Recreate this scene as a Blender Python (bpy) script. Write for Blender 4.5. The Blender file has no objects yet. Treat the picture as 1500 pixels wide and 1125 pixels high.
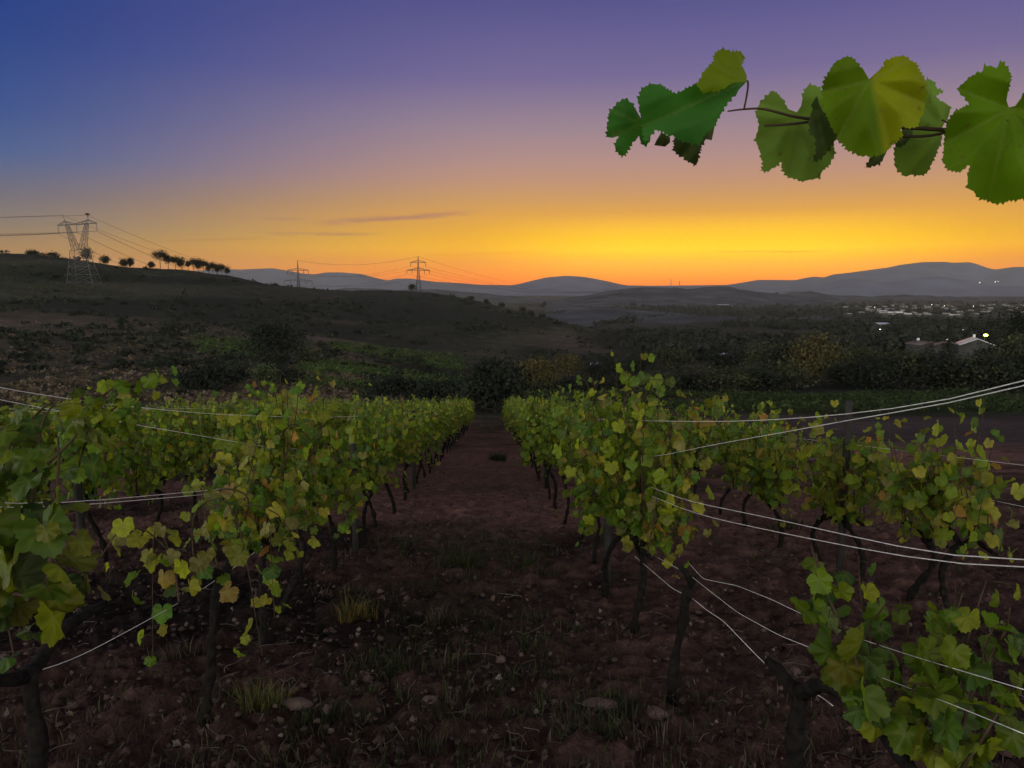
import bpy, math, random
import numpy as np
from mathutils import Vector
R = math.radians
scene = bpy.context.scene
C = scene.collection

# ------------------------------------------------------------------ camera
F = 1120.0                                   # focal length in photo pixels (1500 wide)
EYE = 1.65
PITCH, YAW = math.atan(144.5 / F), R(1.45)
cam_d = bpy.data.cameras.new('camera')
cam_d.sensor_width = 36.0
cam_d.lens = 36.0 * F / 1500.0
cam_d.clip_start, cam_d.clip_end = 0.05, 40000.0
cam = bpy.data.objects.new('camera', cam_d)
C.objects.link(cam)
cam.location = (0, 0, EYE)
cam.rotation_euler = (R(90) - PITCH, 0, -YAW)
scene.camera = cam
FW = np.array([math.sin(YAW) * math.cos(PITCH), math.cos(YAW) * math.cos(PITCH), -math.sin(PITCH)])
RT = np.array([math.cos(YAW), -math.sin(YAW), 0.0])
UP = np.cross(RT, FW)


def at(px, py, Y):
    """point seen at photo pixel (px, py) whose world y is Y"""
    d = FW + RT * (px - 750) / F + UP * (562.5 - py) / F
    return np.array([0, 0, EYE]) + d * (Y / d[1])


# ------------------------------------------------------------------ sky
def lin(c):
    return tuple((v / 255 / 12.92) if v / 255 <= 0.04045 else ((v / 255 + 0.055) / 1.055) ** 2.4 for v in c)


W = bpy.data.worlds.new('World')
scene.world = W
W.use_nodes = True
nt = W.node_tree
nt.nodes.clear()


def N(kind, **kw):
    n = nt.nodes.new(kind)
    for k, v in kw.items():
        setattr(n, k, v)
    return n


def math_node(op, a, b=None, c=None, clamp=False):
    n = N('ShaderNodeMath', operation=op, use_clamp=clamp)
    for i, v in enumerate((a, b, c)):
        if v is None:
            continue
        if isinstance(v, (int, float)):
            n.inputs[i].default_value = v
        else:
            nt.links.new(v, n.inputs[i])
    return n.outputs[0]


def map_range(v, a, b, c=0.0, d=1.0, smooth=True):
    n = N('ShaderNodeMapRange', interpolation_type='SMOOTHSTEP' if smooth else 'LINEAR')
    nt.links.new(v, n.inputs[0])
    for i, q in enumerate((a, b, c, d)):
        n.inputs[i + 1].default_value = q
    return n.outputs[0]


def mix_col(f, a, b):
    n = N('ShaderNodeMix', data_type='RGBA')
    if isinstance(f, (int, float)):
        n.inputs[0].default_value = f
    else:
        nt.links.new(f, n.inputs[0])
    for s, v in ((n.inputs[6], a), (n.inputs[7], b)):
        if isinstance(v, tuple):
            s.default_value = (*v, 1)
        else:
            nt.links.new(v, s)
    return n.outputs[2]


EL_MAX = 60.0
el_fac = None


def sky_ramp(stops):
    n = N('ShaderNodeValToRGB')
    n.color_ramp.interpolation = 'LINEAR'
    el = n.color_ramp.elements
    while len(el) < len(stops):
        el.new(0.5)
    for e, (deg, rgb, gain) in zip(el, stops):
        e.position = deg / EL_MAX
        c = lin(rgb)
        e.color = (c[0] * gain, c[1] * gain, c[2] * gain, 1)
    nt.links.new(el_fac, n.inputs[0])
    return n.outputs[0]


tc = N('ShaderNodeTexCoord')
sep = N('ShaderNodeSeparateXYZ')
nt.links.new(tc.outputs['Generated'], sep.inputs[0])
el = math_node('MULTIPLY', math_node('ARCSINE', sep.outputs[2]), 180 / math.pi)
az = math_node('MULTIPLY', math_node('ARCTAN2', sep.outputs[0], sep.outputs[1]), 180 / math.pi)
el_fac = math_node('DIVIDE', el, EL_MAX, clamp=True)
SUN_AZ = 16.0
daz = math_node('ABSOLUTE', math_node('SUBTRACT', az, SUN_AZ))
HZ = 1.0
sunward = sky_ramp([(0, (255, 120, 0), 1.45), (0.5, (255, 132, 0), 1.42), (1.0, (255, 144, 0), 1.38), (1.8, (252, 160, 0), 1.30), (2.6, (252, 180, 0), 1.24),
                    (3.4, (248, 180, 14), 1.10), (4.2, (242, 174, 48), 1.03), (5.2, (230, 166, 72), 1.0), (6.2, (212, 158, 94), 1.0), (7.4, (198, 149, 118), 1.0),
                    (9.0, (180, 142, 136), 1.0), (11.2, (156, 132, 146), 1.0), (14.5, (116, 104, 150), 1.0), (19.3, (82, 80, 140), 1.0),
                    (28, (84, 80, 122), 1.0), (60, (96, 93, 98), 1.0)])
leftward = sky_ramp([(0, (200, 132, 58), 1.0), (1.4, (186, 134, 70), 1.0), (2.6, (162, 126, 86), 1.0), (3.8, (130, 118, 108), 1.0),
                     (5.6, (104, 104, 122), 1.0), (8.0, (62, 92, 144), 1.0), (10.6, (38, 76, 142), 1.0),
                     (14.5, (18, 62, 136), 1.0), (17, (12, 56, 132), 1.0), (28, (60, 72, 116), 1.0), (60, (94, 93, 100), 1.0)])
behind = sky_ramp([(0, (190, 190, 184), 7.0), (9, (200, 199, 192), 7.6), (18, (194, 193, 188), 5.0), (28, (156, 156, 154), 1.9), (40, (112, 110, 112), 1.0),  # unseen sky behind the camera, raised as added fill for the foreground
                   (60, (96, 93, 98), 1.0)])
core = sky_ramp([(0, (255, 128, 0), 1.5), (0.5, (255, 144, 0), 1.5), (1.0, (255, 164, 0), 1.52), (1.8, (255, 182, 0), 1.58), (2.6, (255, 196, 0), 1.55),
                 (3.4, (255, 196, 4), 1.30), (4.2, (252, 190, 40), 1.14), (5.2, (234, 168, 70), 1.02), (6.2, (214, 158, 94), 1.0), (7.4, (198, 149, 118), 1.0),
                 (9.0, (180, 142, 136), 1.0), (11.2, (156, 132, 146), 1.0), (14.5, (116, 104, 150), 1.0), (19.3, (82, 80, 140), 1.0), (60, (96, 93, 98), 1.0)])
sunward = mix_col(map_range(daz, 5, 20, 1.0, 0.0), sunward, core)
w_ab = map_range(daz, 12, 52)
w_c = map_range(daz, 62, 112)
sky = mix_col(w_c, mix_col(w_ab, sunward, leftward), behind)
# a few thin streaks of cloud low over the hills
comb = N('ShaderNodeCombineXYZ')
nt.links.new(math_node('MULTIPLY', az, 0.22), comb.inputs[0])
nt.links.new(math_node('MULTIPLY', el, 1.6), comb.inputs[1])
noi = N('ShaderNodeTexNoise')
noi.inputs['Scale'].default_value = 1.0
noi.inputs['Detail'].default_value = 6.0
noi.inputs['Roughness'].default_value = 0.6
nt.links.new(comb.outputs[0], noi.inputs['Vector'])
wob = math_node('SUBTRACT', noi.outputs[0], 0.5)


def streak_at(az0, az1, el0, el1, width, amount, col):
    global sky
    b = (el1 - el0) / (az1 - az0)
    line = math_node('ADD', math_node('MULTIPLY', math_node('SUBTRACT', az, az0), b), el0)
    off = math_node('ADD', math_node('SUBTRACT', el, line), math_node('MULTIPLY', wob, width * 2.2))
    core = map_range(math_node('ABSOLUTE', off), 0.0, width, 1.0, 0.0)
    ends = math_node('MULTIPLY', map_range(az, az0 - 1.5, az0 + 3), map_range(az, az1 - 2.5, az1 + 0.8, 1.0, 0.0))
    m = math_node('MULTIPLY', math_node('MULTIPLY', core, ends), map_range(noi.outputs[0], 0.3, 0.6, 0.35, 1.0))
    sky = mix_col(math_node('MULTIPLY', m, amount), sky, lin(col))


streak_at(-12.5, -0.8, 4.45, 5.3, 0.34, 0.75, (172, 118, 106))
streak_at(-17.0, -8.0, 3.6, 3.7, 0.20, 0.6, (176, 124, 96))
streak_at(-17.5, -13.0, 4.6, 4.7, 0.16, 0.45, (172, 126, 108))
streak_at(-24.0, -16.0, 2.9, 3.3, 0.14, 0.4, (180, 118, 70))
streak_at(-6.0, 4.0, 2.2, 2.45, 0.14, 0.4, (240, 160, 40))
streak_at(4.0, 16.0, 1.5, 1.95, 0.07, 0.7, (255, 214, 70))
streak_at(16.0, 24.0, 2.4, 2.3, 0.10, 0.4, (240, 150, 20))
bg = N('ShaderNodeBackground')
bg.inputs[1].default_value = 1.0
nt.links.new(sky, bg.inputs[0])
nish = N('ShaderNodeTexSky', sky_type='NISHITA', sun_disc=False)
nish.sun_elevation = R(-1.5)
nish.sun_rotation = R(SUN_AZ)
bg2 = N('ShaderNodeBackground')
bg2.inputs[1].default_value = 0.01
nt.links.new(nish.outputs[0], bg2.inputs[0])
add = N('ShaderNodeAddShader')
nt.links.new(bg.outputs[0], add.inputs[0])
nt.links.new(bg2.outputs[0], add.inputs[1])
wo = N('ShaderNodeOutputWorld')
nt.links.new(add.outputs[0], wo.inputs[0])

scene.view_settings.view_transform = 'Standard'
scene.view_settings.look = 'None'
scene.view_settings.gamma = 1.0
scene.view_settings.exposure = 0.0
cy = scene.cycles
cy.max_bounces = 5
cy.diffuse_bounces = 2
cy.glossy_bounces = 2
cy.transmission_bounces = 3
cy.volume_bounces = 0
cy.transparent_max_bounces = 4
cy.use_denoising = True
try:
    cy.denoising_prefilter = 'ACCURATE'
except Exception:
    pass
cy.sample_clamp_indirect = 4.0

# ------------------------------------------------------------------ mesh helpers


class Soup:
    def __init__(self):
        self.V, self.L, self.S, self.K, self.n = [], [], [], [], 0

    def add(self, v, loops, sizes, col):
        v = np.asarray(v, float).reshape(-1, 3)
        col = np.asarray(col, float)
        if col.ndim == 1:
            col = np.tile(col, (len(v), 1))
        if col.shape[1] == 3:
            col = np.hstack([col, np.zeros((len(v), 1))])
        self.V.append(v)
        self.L.append(np.asarray(loops, np.int64) + self.n)
        self.S.append(np.asarray(sizes, np.int64))
        self.K.append(col)
        self.n += len(v)

    def mesh(self, name, mat, smooth=True):
        me = bpy.data.meshes.new(name)
        V = np.concatenate(self.V)
        L = np.concatenate(self.L)
        S = np.concatenate(self.S)
        K = np.concatenate(self.K)
        me.vertices.add(len(V))
        me.vertices.foreach_set('co', V.astype(np.float32).ravel())
        me.loops.add(len(L))
        me.loops.foreach_set('vertex_index', L.astype(np.int32))
        me.polygons.add(len(S))
        me.polygons.foreach_set('loop_start', np.concatenate([[0], np.cumsum(S)[:-1]]).astype(np.int32))
        me.polygons.foreach_set('loop_total', S.astype(np.int32))
        if smooth:
            me.polygons.foreach_set('use_smooth', np.ones(len(S), bool))
        a = me.color_attributes.new('Col', 'FLOAT_COLOR', 'POINT')
        a.data.foreach_set('color', K.astype(np.float32).ravel())
        me.materials.append(mat)
        me.update()
        me.validate()
        return me

    def obj(self, name, mat, parent=None, smooth=True):
        o = bpy.data.objects.new(name, self.mesh(name, mat, smooth))
        C.objects.link(o)
        if parent is not None:
            o.parent = parent
        return o


def thing(name, label, cat, loc=(0, 0, 0), group=None, rz=0.0):
    o = bpy.data.objects.new(name, None)
    o.empty_display_size = 0.1
    C.objects.link(o)
    o.location = tuple(float(q) for q in loc)
    o.rotation_euler = (0, 0, rz)
    return tag(o, label, cat, group)


def tag(o, label, cat, group=None):
    o['label'] = label
    o['category'] = cat
    if group:
        o['group'] = group
    return o


def struct(o, kind='structure'):
    o['kind'] = kind
    return o


def tube(s, pts, rad, sides=6, col=(0.5, 0.5, 0.5), rng=None, rough=0.0, cap=True):
    P = np.asarray(pts, float)
    m = len(P)
    rad = np.full(m, rad, float) if np.isscalar(rad) else np.asarray(rad, float)
    T = np.gradient(P, axis=0)
    T /= np.linalg.norm(T, axis=1)[:, None] + 1e-12
    up = np.array([0, 0, 1.0]) if abs(T[0, 2]) < 0.9 else np.array([1.0, 0, 0])
    n = np.cross(T[0], up)
    n /= np.linalg.norm(n)
    ang = np.linspace(0, 2 * math.pi, sides, endpoint=False)
    out = []
    for i in range(m):
        n = n - T[i] * np.dot(n, T[i])
        n /= np.linalg.norm(n) + 1e-12
        b = np.cross(T[i], n)
        r = np.full(sides, rad[i])
        if rng is not None and rough:
            r = r * (1 + rough * rng.uniform(-1, 1, sides))
        out.append(P[i] + (np.cos(ang) * r)[:, None] * n + (np.sin(ang) * r)[:, None] * b)
    V = np.concatenate(out)
    loops, sizes = [], []
    for i in range(m - 1):
        for j in range(sides):
            k = (j + 1) % sides
            loops += [i * sides + j, i * sides + k, (i + 1) * sides + k, (i + 1) * sides + j]
            sizes.append(4)
    if cap:
        loops += list(range(sides))[::-1]
        sizes.append(sides)
        loops += [(m - 1) * sides + j for j in range(sides)]
        sizes.append(sides)
    s.add(V, loops, sizes, col)


def spline(pts, n):
    """Catmull-Rom through the points"""
    P = np.asarray(pts, float)
    if len(P) == 2:
        t = np.linspace(0, 1, n)[:, None]
        return P[0] * (1 - t) + P[1] * t
    Q = np.vstack([2 * P[0] - P[1], P, 2 * P[-1] - P[-2]])
    u = np.linspace(0, len(P) - 1, n)
    i = np.minimum(u.astype(int), len(P) - 2)
    f = (u - i)[:, None]
    a, b, c, d = Q[i], Q[i + 1], Q[i + 2], Q[i + 3]
    return 0.5 * (2 * b + (c - a) * f + (2 * a - 5 * b + 4 * c - d) * f * f + (3 * b - a - 3 * c + d) * f ** 3)


def strung(pts, n):
    """evenly spaced points along the line through pts, corners eased, never overshooting"""
    P = np.asarray(pts, float)
    L = np.concatenate([[0], np.cumsum(np.linalg.norm(np.diff(P, axis=0), axis=1))])
    w = np.linspace(0, 1, n) ** 1.7 * L[-1] if L[-1] > 15 else np.linspace(0, 1, n) * L[-1]
    q = np.stack([np.interp(w, L, P[:, i]) for i in range(3)], 1)
    for _ in range(3):
        q[1:-1] = 0.25 * q[:-2] + 0.5 * q[1:-1] + 0.25 * q[2:]
    return q


def bar(s, a, b, w, col=(0.5, 0.5, 0.5)):
    tube(s, [a, b], w * 0.5, 4, col)


def box(s, x0, x1, y0, y1, z0, z1, col=(0.5, 0.5, 0.5)):
    v = [(x, y, z) for z in (z0, z1) for y in (y0, y1) for x in (x0, x1)]
    s.add(v, [0, 2, 3, 1, 4, 5, 7, 6, 0, 1, 5, 4, 2, 6, 7, 3, 0, 4, 6, 2, 1, 3, 7, 5], [4] * 6, col)


# value noise, vectorised
def _hash(i, j, seed):
    h = (i * 374761393 + j * 668265263 + seed * 974634777) & 0xFFFFFFFF
    h = ((h ^ (h >> 13)) * 1274126177) & 0xFFFFFFFF
    h = (h ^ (h >> 16)) & 0xFFFFFFFF
    return h / 4294967295.0


def vnoise(x, y, seed=0):
    xi, yi = np.floor(x).astype(np.int64), np.floor(y).astype(np.int64)
    fx, fy = x - xi, y - yi
    fx, fy = fx * fx * (3 - 2 * fx), fy * fy * (3 - 2 * fy)
    a, b = _hash(xi, yi, seed), _hash(xi + 1, yi, seed)
    c, d = _hash(xi, yi + 1, seed), _hash(xi + 1, yi + 1, seed)
    return (a * (1 - fx) + b * fx) * (1 - fy) + (c * (1 - fx) + d * fx) * fy


def fbm(x, y, octv=4, seed=0, gain=0.5):
    s, a, t = 0.0, 1.0, 0.0
    for o in range(octv):
        s = s + a * vnoise(x * 2 ** o + 17.3 * o, y * 2 ** o - 9.1 * o, seed + o)
        t += a
        a *= gain
    return s / t - 0.5


def smooth01(x, a, b):
    t = np.clip((x - a) / (b - a), 0, 1)
    return t * t * (3 - 2 * t)


# ------------------------------------------------------------------ materials
def material(name):
    m = bpy.data.materials.new(name)
    m.use_nodes = True
    m.node_tree.nodes.clear()
    return m, m.node_tree


def simple_mat(name, col, rough=0.8, metal=0.0, noise=None, spec=0.3, bump=0.0, emit=None):
    m, t = material(name)
    o = t.nodes.new('ShaderNodeOutputMaterial')
    p = t.nodes.new('ShaderNodeBsdfPrincipled')
    p.inputs['Base Color'].default_value = (*col, 1)
    p.inputs['Roughness'].default_value = rough
    p.inputs['Metallic'].default_value = metal
    p.inputs['Specular IOR Level'].default_value = spec
    t.links.new(p.outputs[0], o.inputs[0])
    if emit:
        p.inputs['Emission Color'].default_value = (*emit[0], 1)
        p.inputs['Emission Strength'].default_value = emit[1]
    if noise:
        scale, amt = noise
        tcn = t.nodes.new('ShaderNodeTexCoord')
        n = t.nodes.new('ShaderNodeTexNoise')
        n.inputs['Scale'].default_value = scale
        n.inputs['Detail'].default_value = 6
        t.links.new(tcn.outputs['Object'], n.inputs['Vector'])
        r = t.nodes.new('ShaderNodeValToRGB')
        r.color_ramp.elements[0].position = 0.3
        r.color_ramp.elements[1].position = 0.7
        r.color_ramp.elements[0].color = (*[c * (1 - amt) for c in col], 1)
        r.color_ramp.elements[1].color = (*[c * (1 + amt) for c in col], 1)
        t.links.new(n.outputs[0], r.inputs[0])
        t.links.new(r.outputs[0], p.inputs['Base Color'])
        if bump:
            b = t.nodes.new('ShaderNodeBump')
            b.inputs['Strength'].default_value = 1.0
            b.inputs['Distance'].default_value = bump
            t.links.new(n.outputs[0], b.inputs['Height'])
            t.links.new(b.outputs[0], p.inputs['Normal'])
    return m


def attr_mat(name, rough=0.8, translucent=0.0, spec=0.25, vein=False, nscale=6.0, namt=0.35, bump=0.0, tint=(1.2, 1.25, 0.7)):
    """base colour from the mesh colour attribute, broken up by noise; optional light through the blade"""
    m, t = material(name)
    Ln = t.links.new
    o = t.nodes.new('ShaderNodeOutputMaterial')
    at_ = t.nodes.new('ShaderNodeAttribute')
    at_.attribute_name = 'Col'
    tcn = t.nodes.new('ShaderNodeTexCoord')
    n = t.nodes.new('ShaderNodeTexNoise')
    n.inputs['Scale'].default_value = nscale
    n.inputs['Detail'].default_value = 5
    Ln(tcn.outputs['Object'], n.inputs['Vector'])
    mr = t.nodes.new('ShaderNodeMapRange')
    mr.inputs[1].default_value, mr.inputs[2].default_value = 0.25, 0.75
    mr.inputs[3].default_value, mr.inputs[4].default_value = 1 - namt, 1 + namt
    Ln(n.outputs[0], mr.inputs[0])
    vm = t.nodes.new('ShaderNodeVectorMath')
    vm.operation = 'SCALE'
    Ln(at_.outputs['Color'], vm.inputs[0])
    Ln(mr.outputs[0], vm.inputs['Scale'])
    col = vm.outputs[0]
    if vein:
        mx = t.nodes.new('ShaderNodeMix')
        mx.data_type = 'RGBA'
        ml = t.nodes.new('ShaderNodeMath')
        ml.operation = 'MULTIPLY'
        ml.inputs[1].default_value = 0.35
        Ln(at_.outputs['Alpha'], ml.inputs[0])
        Ln(ml.outputs[0], mx.inputs[0])
        Ln(col, mx.inputs[6])
        mx.inputs[7].default_value = (0.19, 0.22, 0.05, 1)
        col = mx.outputs[2]
        sp = t.nodes.new('ShaderNodeTexNoise')   # brown blemishes
        sp.inputs['Scale'].default_value = 75
        sp.inputs['Detail'].default_value = 3
        Ln(tcn.outputs['Object'], sp.inputs['Vector'])
        sr = t.nodes.new('ShaderNodeMapRange')
        for q_, v_ in enumerate((0.66, 0.74, 0.0, 0.75)):
            sr.inputs[q_ + 1].default_value = v_
        Ln(sp.outputs[0], sr.inputs[0])
        bl = t.nodes.new('ShaderNodeMix')
        bl.data_type = 'RGBA'
        Ln(sr.outputs[0], bl.inputs[0])
        Ln(col, bl.inputs[6])
        bl.inputs[7].default_value = (0.11, 0.075, 0.02, 1)
        col = bl.outputs[2]
    if vein:                                     # the underside of the blade is paler and greyer
        ge = t.nodes.new('ShaderNodeNewGeometry')
        und = t.nodes.new('ShaderNodeMix')
        und.data_type = 'RGBA'
        um = t.nodes.new('ShaderNodeMath')
        um.operation = 'MULTIPLY'
        um.inputs[1].default_value = 0.22
        Ln(ge.outputs['Backfacing'], um.inputs[0])
        Ln(um.outputs[0], und.inputs[0])
        Ln(col, und.inputs[6])
        und.inputs[7].default_value = (0.17, 0.20, 0.09, 1)
        col = und.outputs[2]
    p = t.nodes.new('ShaderNodeBsdfPrincipled')
    p.inputs['Roughness'].default_value = rough
    p.inputs['Specular IOR Level'].default_value = spec
    Ln(col, p.inputs['Base Color'])
    if bump:
        b = t.nodes.new('ShaderNodeBump')
        b.inputs['Strength'].default_value = 1.0
        b.inputs['Distance'].default_value = bump
        Ln(n.outputs[0], b.inputs['Height'])
        Ln(b.outputs[0], p.inputs['Normal'])
    if translucent:
        tr = t.nodes.new('ShaderNodeBsdfTranslucent')
        tv = t.nodes.new('ShaderNodeVectorMath')
        tv.operation = 'MULTIPLY'
        tv.inputs[1].default_value = tint
        Ln(col, tv.inputs[0])
        Ln(tv.outputs[0], tr.inputs['Color'])
        mix = t.nodes.new('ShaderNodeMixShader')
        mix.inputs[0].default_value = translucent
        Ln(p.outputs[0], mix.inputs[1])
        Ln(tr.outputs[0], mix.inputs[2])
        Ln(mix.outputs[0], o.inputs[0])
    else:
        Ln(p.outputs[0], o.inputs[0])
    return m


M_bigleaf = attr_mat('vine_leaf_smooth', 0.6, 0.45, 0.10, vein=True, nscale=22, namt=0.2, bump=0.003, tint=(1.6, 1.6, 0.6))
M_leaf = attr_mat('vine_leaf', 0.5, 0.45, 0.25, vein=True, nscale=28, namt=0.28, bump=0.004, tint=(1.6, 1.6, 0.7))
M_far_leaf = attr_mat('shrub_leaf', 0.8, 0.25, 0.1, nscale=0.9, namt=0.4, tint=(1.1, 1.1, 0.8))
M_grass = attr_mat('grass_blades', 0.8, 0.3, 0.1, nscale=3, namt=0.4)
M_litter = attr_mat('fallen_leaves', 0.85, 0.0, 0.1, nscale=20, namt=0.4)
M_bark = simple_mat('vine_bark', (0.011, 0.009, 0.008), 0.95, noise=(30, 0.6), bump=0.012, spec=0.1)
M_cane = simple_mat('vine_cane', (0.05, 0.032, 0.018), 0.8, noise=(25, 0.4), spec=0.2)
M_treebark = simple_mat('tree_bark', (0.04, 0.032, 0.026), 0.95, noise=(3, 0.5), spec=0.1)
M_wire = simple_mat('galvanised_wire', (0.85, 0.84, 0.82), 0.42, 0.35, noise=(40, 0.15))
M_post = simple_mat('weathered_post', (0.026, 0.023, 0.021), 0.9, noise=(14, 0.4), bump=0.004)
M_stone = simple_mat('reddish_stone', (0.12, 0.078, 0.07), 0.9, noise=(9, 0.4), bump=0.01)
M_steel = simple_mat('pylon_steel', (0.10, 0.10, 0.105), 0.6, 0.3, noise=(1, 0.2))
M_cable = simple_mat('cable', (0.06, 0.06, 0.065), 0.5, 0.3)
M_insul = simple_mat('insulator', (0.10, 0.07, 0.06), 0.3)
M_wall = simple_mat('rendered_wall', (0.62, 0.60, 0.57), 0.85, noise=(0.8, 0.12))
M_roof = simple_mat('pale_metal_roof', (0.80, 0.80, 0.80), 0.28, 0.75, noise=(0.7, 0.08))
M_tile = simple_mat('tiled_roof', (0.12, 0.085, 0.075), 0.6, noise=(1.5, 0.25), spec=0.5)
M_glass = simple_mat('window_glass', (0.03, 0.035, 0.04), 0.1, spec=0.6)
M_lamp = simple_mat('lit_lamp', (0.9, 0.9, 0.85), 0.4, emit=((1.0, 0.93, 0.8), 12.0))
M_lampg = simple_mat('lit_green_lamp', (0.9, 0.9, 0.3), 0.4, emit=((0.75, 0.80, 0.08), 14.0))
M_stack = simple_mat('concrete_stack', (0.18, 0.17, 0.17), 0.9, noise=(0.05, 0.2))

# ------------------------------------------------------------------ terrain
COLS = {
    -500: [(50, 600), (60, 585), (90, 556), (150, 512), (240, 460), (330, 425), (420, 396), (480, 372)],
    0:    [(50, 604), (60, 588), (90, 562), (150, 522), (240, 476), (330, 443), (400, 422), (480, 366)],
    60:   [(50, 604), (60, 588), (90, 562), (150, 524), (240, 480), (330, 446), (405, 425), (490, 363)],
    135:  [(50, 604), (60, 588), (90, 562), (150, 524), (250, 480), (340, 450), (427, 424), (510, 380)],
    240:  [(50, 606), (62, 586), (95, 560), (160, 522), (270, 480), (380, 448), (480, 418), (560, 388)],
    330:  [(50, 607), (64, 588), (100, 560), (180, 518), (300, 478), (420, 447), (520, 421), (600, 395)],
    440:  [(50, 608), (64, 590), (100, 564), (180, 528), (300, 490), (440, 462), (600, 435), (740, 417)],
    500:  [(50, 608), (64, 592), (100, 568), (180, 532), (300, 500), (450, 470), (620, 446), (790, 427)],
    600:  [(50, 609), (66, 594), (110, 572), (180, 549), (280, 520), (400, 490), (600, 455), (840, 423)],
    700:  [(50, 612), (66, 597), (110, 577), (180, 556), (280, 532), (400, 505), (600, 466), (800, 436)],
    760:  [(50, 614), (66, 599), (110, 580), (180, 558), (270, 537), (390, 510), (560, 474), (720, 451)],
    820:  [(50, 616), (66, 600), (110, 582), (180, 561), (260, 543), (380, 518), (480, 495), (600, 471)],
    900:  [(50, 620), (66, 602), (110, 582), (180, 562), (260, 547), (340, 530), (440, 506), (520, 500), (750, 484), (1200, 470), (2000, 457), (3500, 444), (9000, 431)],
    1000: [(50, 625), (68, 604), (110, 580), (180, 560), (300, 532), (450, 510), (700, 488), (1200, 470), (2000, 456), (3500, 444), (9000, 431)],
    1250: [(50, 627), (70, 606), (120, 575), (160, 552), (200, 533), (300, 513), (450, 499), (700, 483), (1200, 467), (2000, 455), (3500, 444), (9000, 431)],
    1500: [(50, 627), (70, 606), (120, 577), (160, 553), (200, 532), (300, 513), (450, 499), (700, 483), (1200, 467), (2000, 455), (3500, 444), (9000, 431)],
    2100: [(50, 627), (70, 606), (120, 577), (160, 553), (200, 532), (300, 513), (450, 499), (700, 483), (1200, 467), (2000, 455), (3500, 444), (9000, 431)],
}
LG = np.linspace(math.log(44), math.log(9600), 400)
UG = np.linspace(-1.3, 1.3, 520)


def _table():
    us, rows = [], []
    for px in sorted(COLS):
        us.append(at(px, 480, 1.0)[0])
        pts = list(COLS[px])
        Ys = [p[0] for p in pts]
        zs = [at(px, p[1], p[0])[2] for p in pts]
        if Ys[-1] < 9000:                       # behind the crest the ground falls to the valley
            y0, z0 = Ys[-1], zs[-1]
            for k, dz in ((1.06, -1.5), (1.25, -14), (1.6, -40), (2.4, -70)):
                Ys.append(y0 * k)
                zs.append(max(z0 + dz, -90 + 4 * (2.4 - k)))
            Ys.append(9000)
            zs.append(-104)
        Ys = [44] + Ys
        zs = [-0.153 * 44] + zs
        z = np.interp(LG, np.log(Ys), zs)
        rows.append(z)
    T = np.array(rows)
    G = np.array([np.interp(UG, us, T[:, j]) for j in range(T.shape[1])]).T      # (u, lg)

    def gauss(A, sg, axis):
        k = np.exp(-0.5 * (np.arange(-3 * sg, 3 * sg + 1) / sg) ** 2)
        k /= k.sum()
        pad = [(0, 0), (0, 0)]
        pad[axis] = (3 * sg, 3 * sg)
        B = np.pad(A, pad, mode='edge')
        return np.apply_along_axis(lambda v: np.convolve(v, k, mode='valid'), axis, B)
    G = gauss(G, 7, 0)
    G = gauss(G, 2, 1)
    return G


TAB = _table()


def Zbase(x, y):
    x, y = np.asarray(x, float), np.asarray(y, float)
    yy = np.maximum(y, 1.0)
    u = np.clip(x / yy, -1.29, 1.29)
    # off to the side the fan runs out: use the distance instead of the depth
    dep = np.where(np.abs(x / yy) > 1.29, np.hypot(x, y) * 0.61, yy)
    lg = np.clip(np.log(np.maximum(dep, 44.0)), LG[0], LG[-1] - 1e-6)
    fu = (u + 1.3) / 2.6 * 519
    fl = (lg - LG[0]) / (LG[-1] - LG[0]) * 399
    iu, il = np.clip(fu.astype(int), 0, 518), np.clip(fl.astype(int), 0, 398)
    a, b = fu - iu, fl - il
    far = (TAB[iu, il] * (1 - a) + TAB[iu + 1, il] * a) * (1 - b) + (TAB[iu, il + 1] * (1 - a) + TAB[iu + 1, il + 1] * a) * b
    plane = -0.153 * np.minimum(np.maximum(y, -30.0), 44.0)
    w = smooth01(dep, 40, 56)
    back = smooth01(-y, 0, 40)
    return plane * (1 - w * (1 - back)) + far * w * (1 - back)


def Z(x, y):
    x, y = np.asarray(x, float), np.asarray(y, float)
    r = np.hypot(x, y)
    z = Zbase(x, y)
    near = 1 - smooth01(r, 25, 60)
    z = z + near * (0.10 * fbm(x * 0.9, y * 0.9, 3, 5) + 0.035 * fbm(x * 5, y * 5, 3, 9))
    midw = smooth01(r, 55, 110) * (1 - smooth01(r, 1200, 3000))
    z = z + midw * (3.4 * fbm(x * 0.017, y * 0.012, 3, 23) * smooth01(r, 90, 200) * (1 - 0.8 * np.exp(-(((x + 240) / 70) ** 2 + ((y - 400) / 70) ** 2))) + 1.6 * fbm(x * 0.045, y * 0.045, 4, 21) + 0.6 * fbm(x * 0.21, y * 0.21, 3, 31))
    farw = smooth01(r, 900, 2500)
    z = z + farw * 14 * fbm(x * 0.0022, y * 0.0022, 4, 41)
    return z


def z1(x, y):
    return float(Z(np.array([x]), np.array([y]))[0])


def on(px, Y, py=520):
    """ground point in the column of photo pixel px at depth Y"""
    x = at(px, py, Y)[0]
    return np.array([x, Y, z1(x, Y)])


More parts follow.
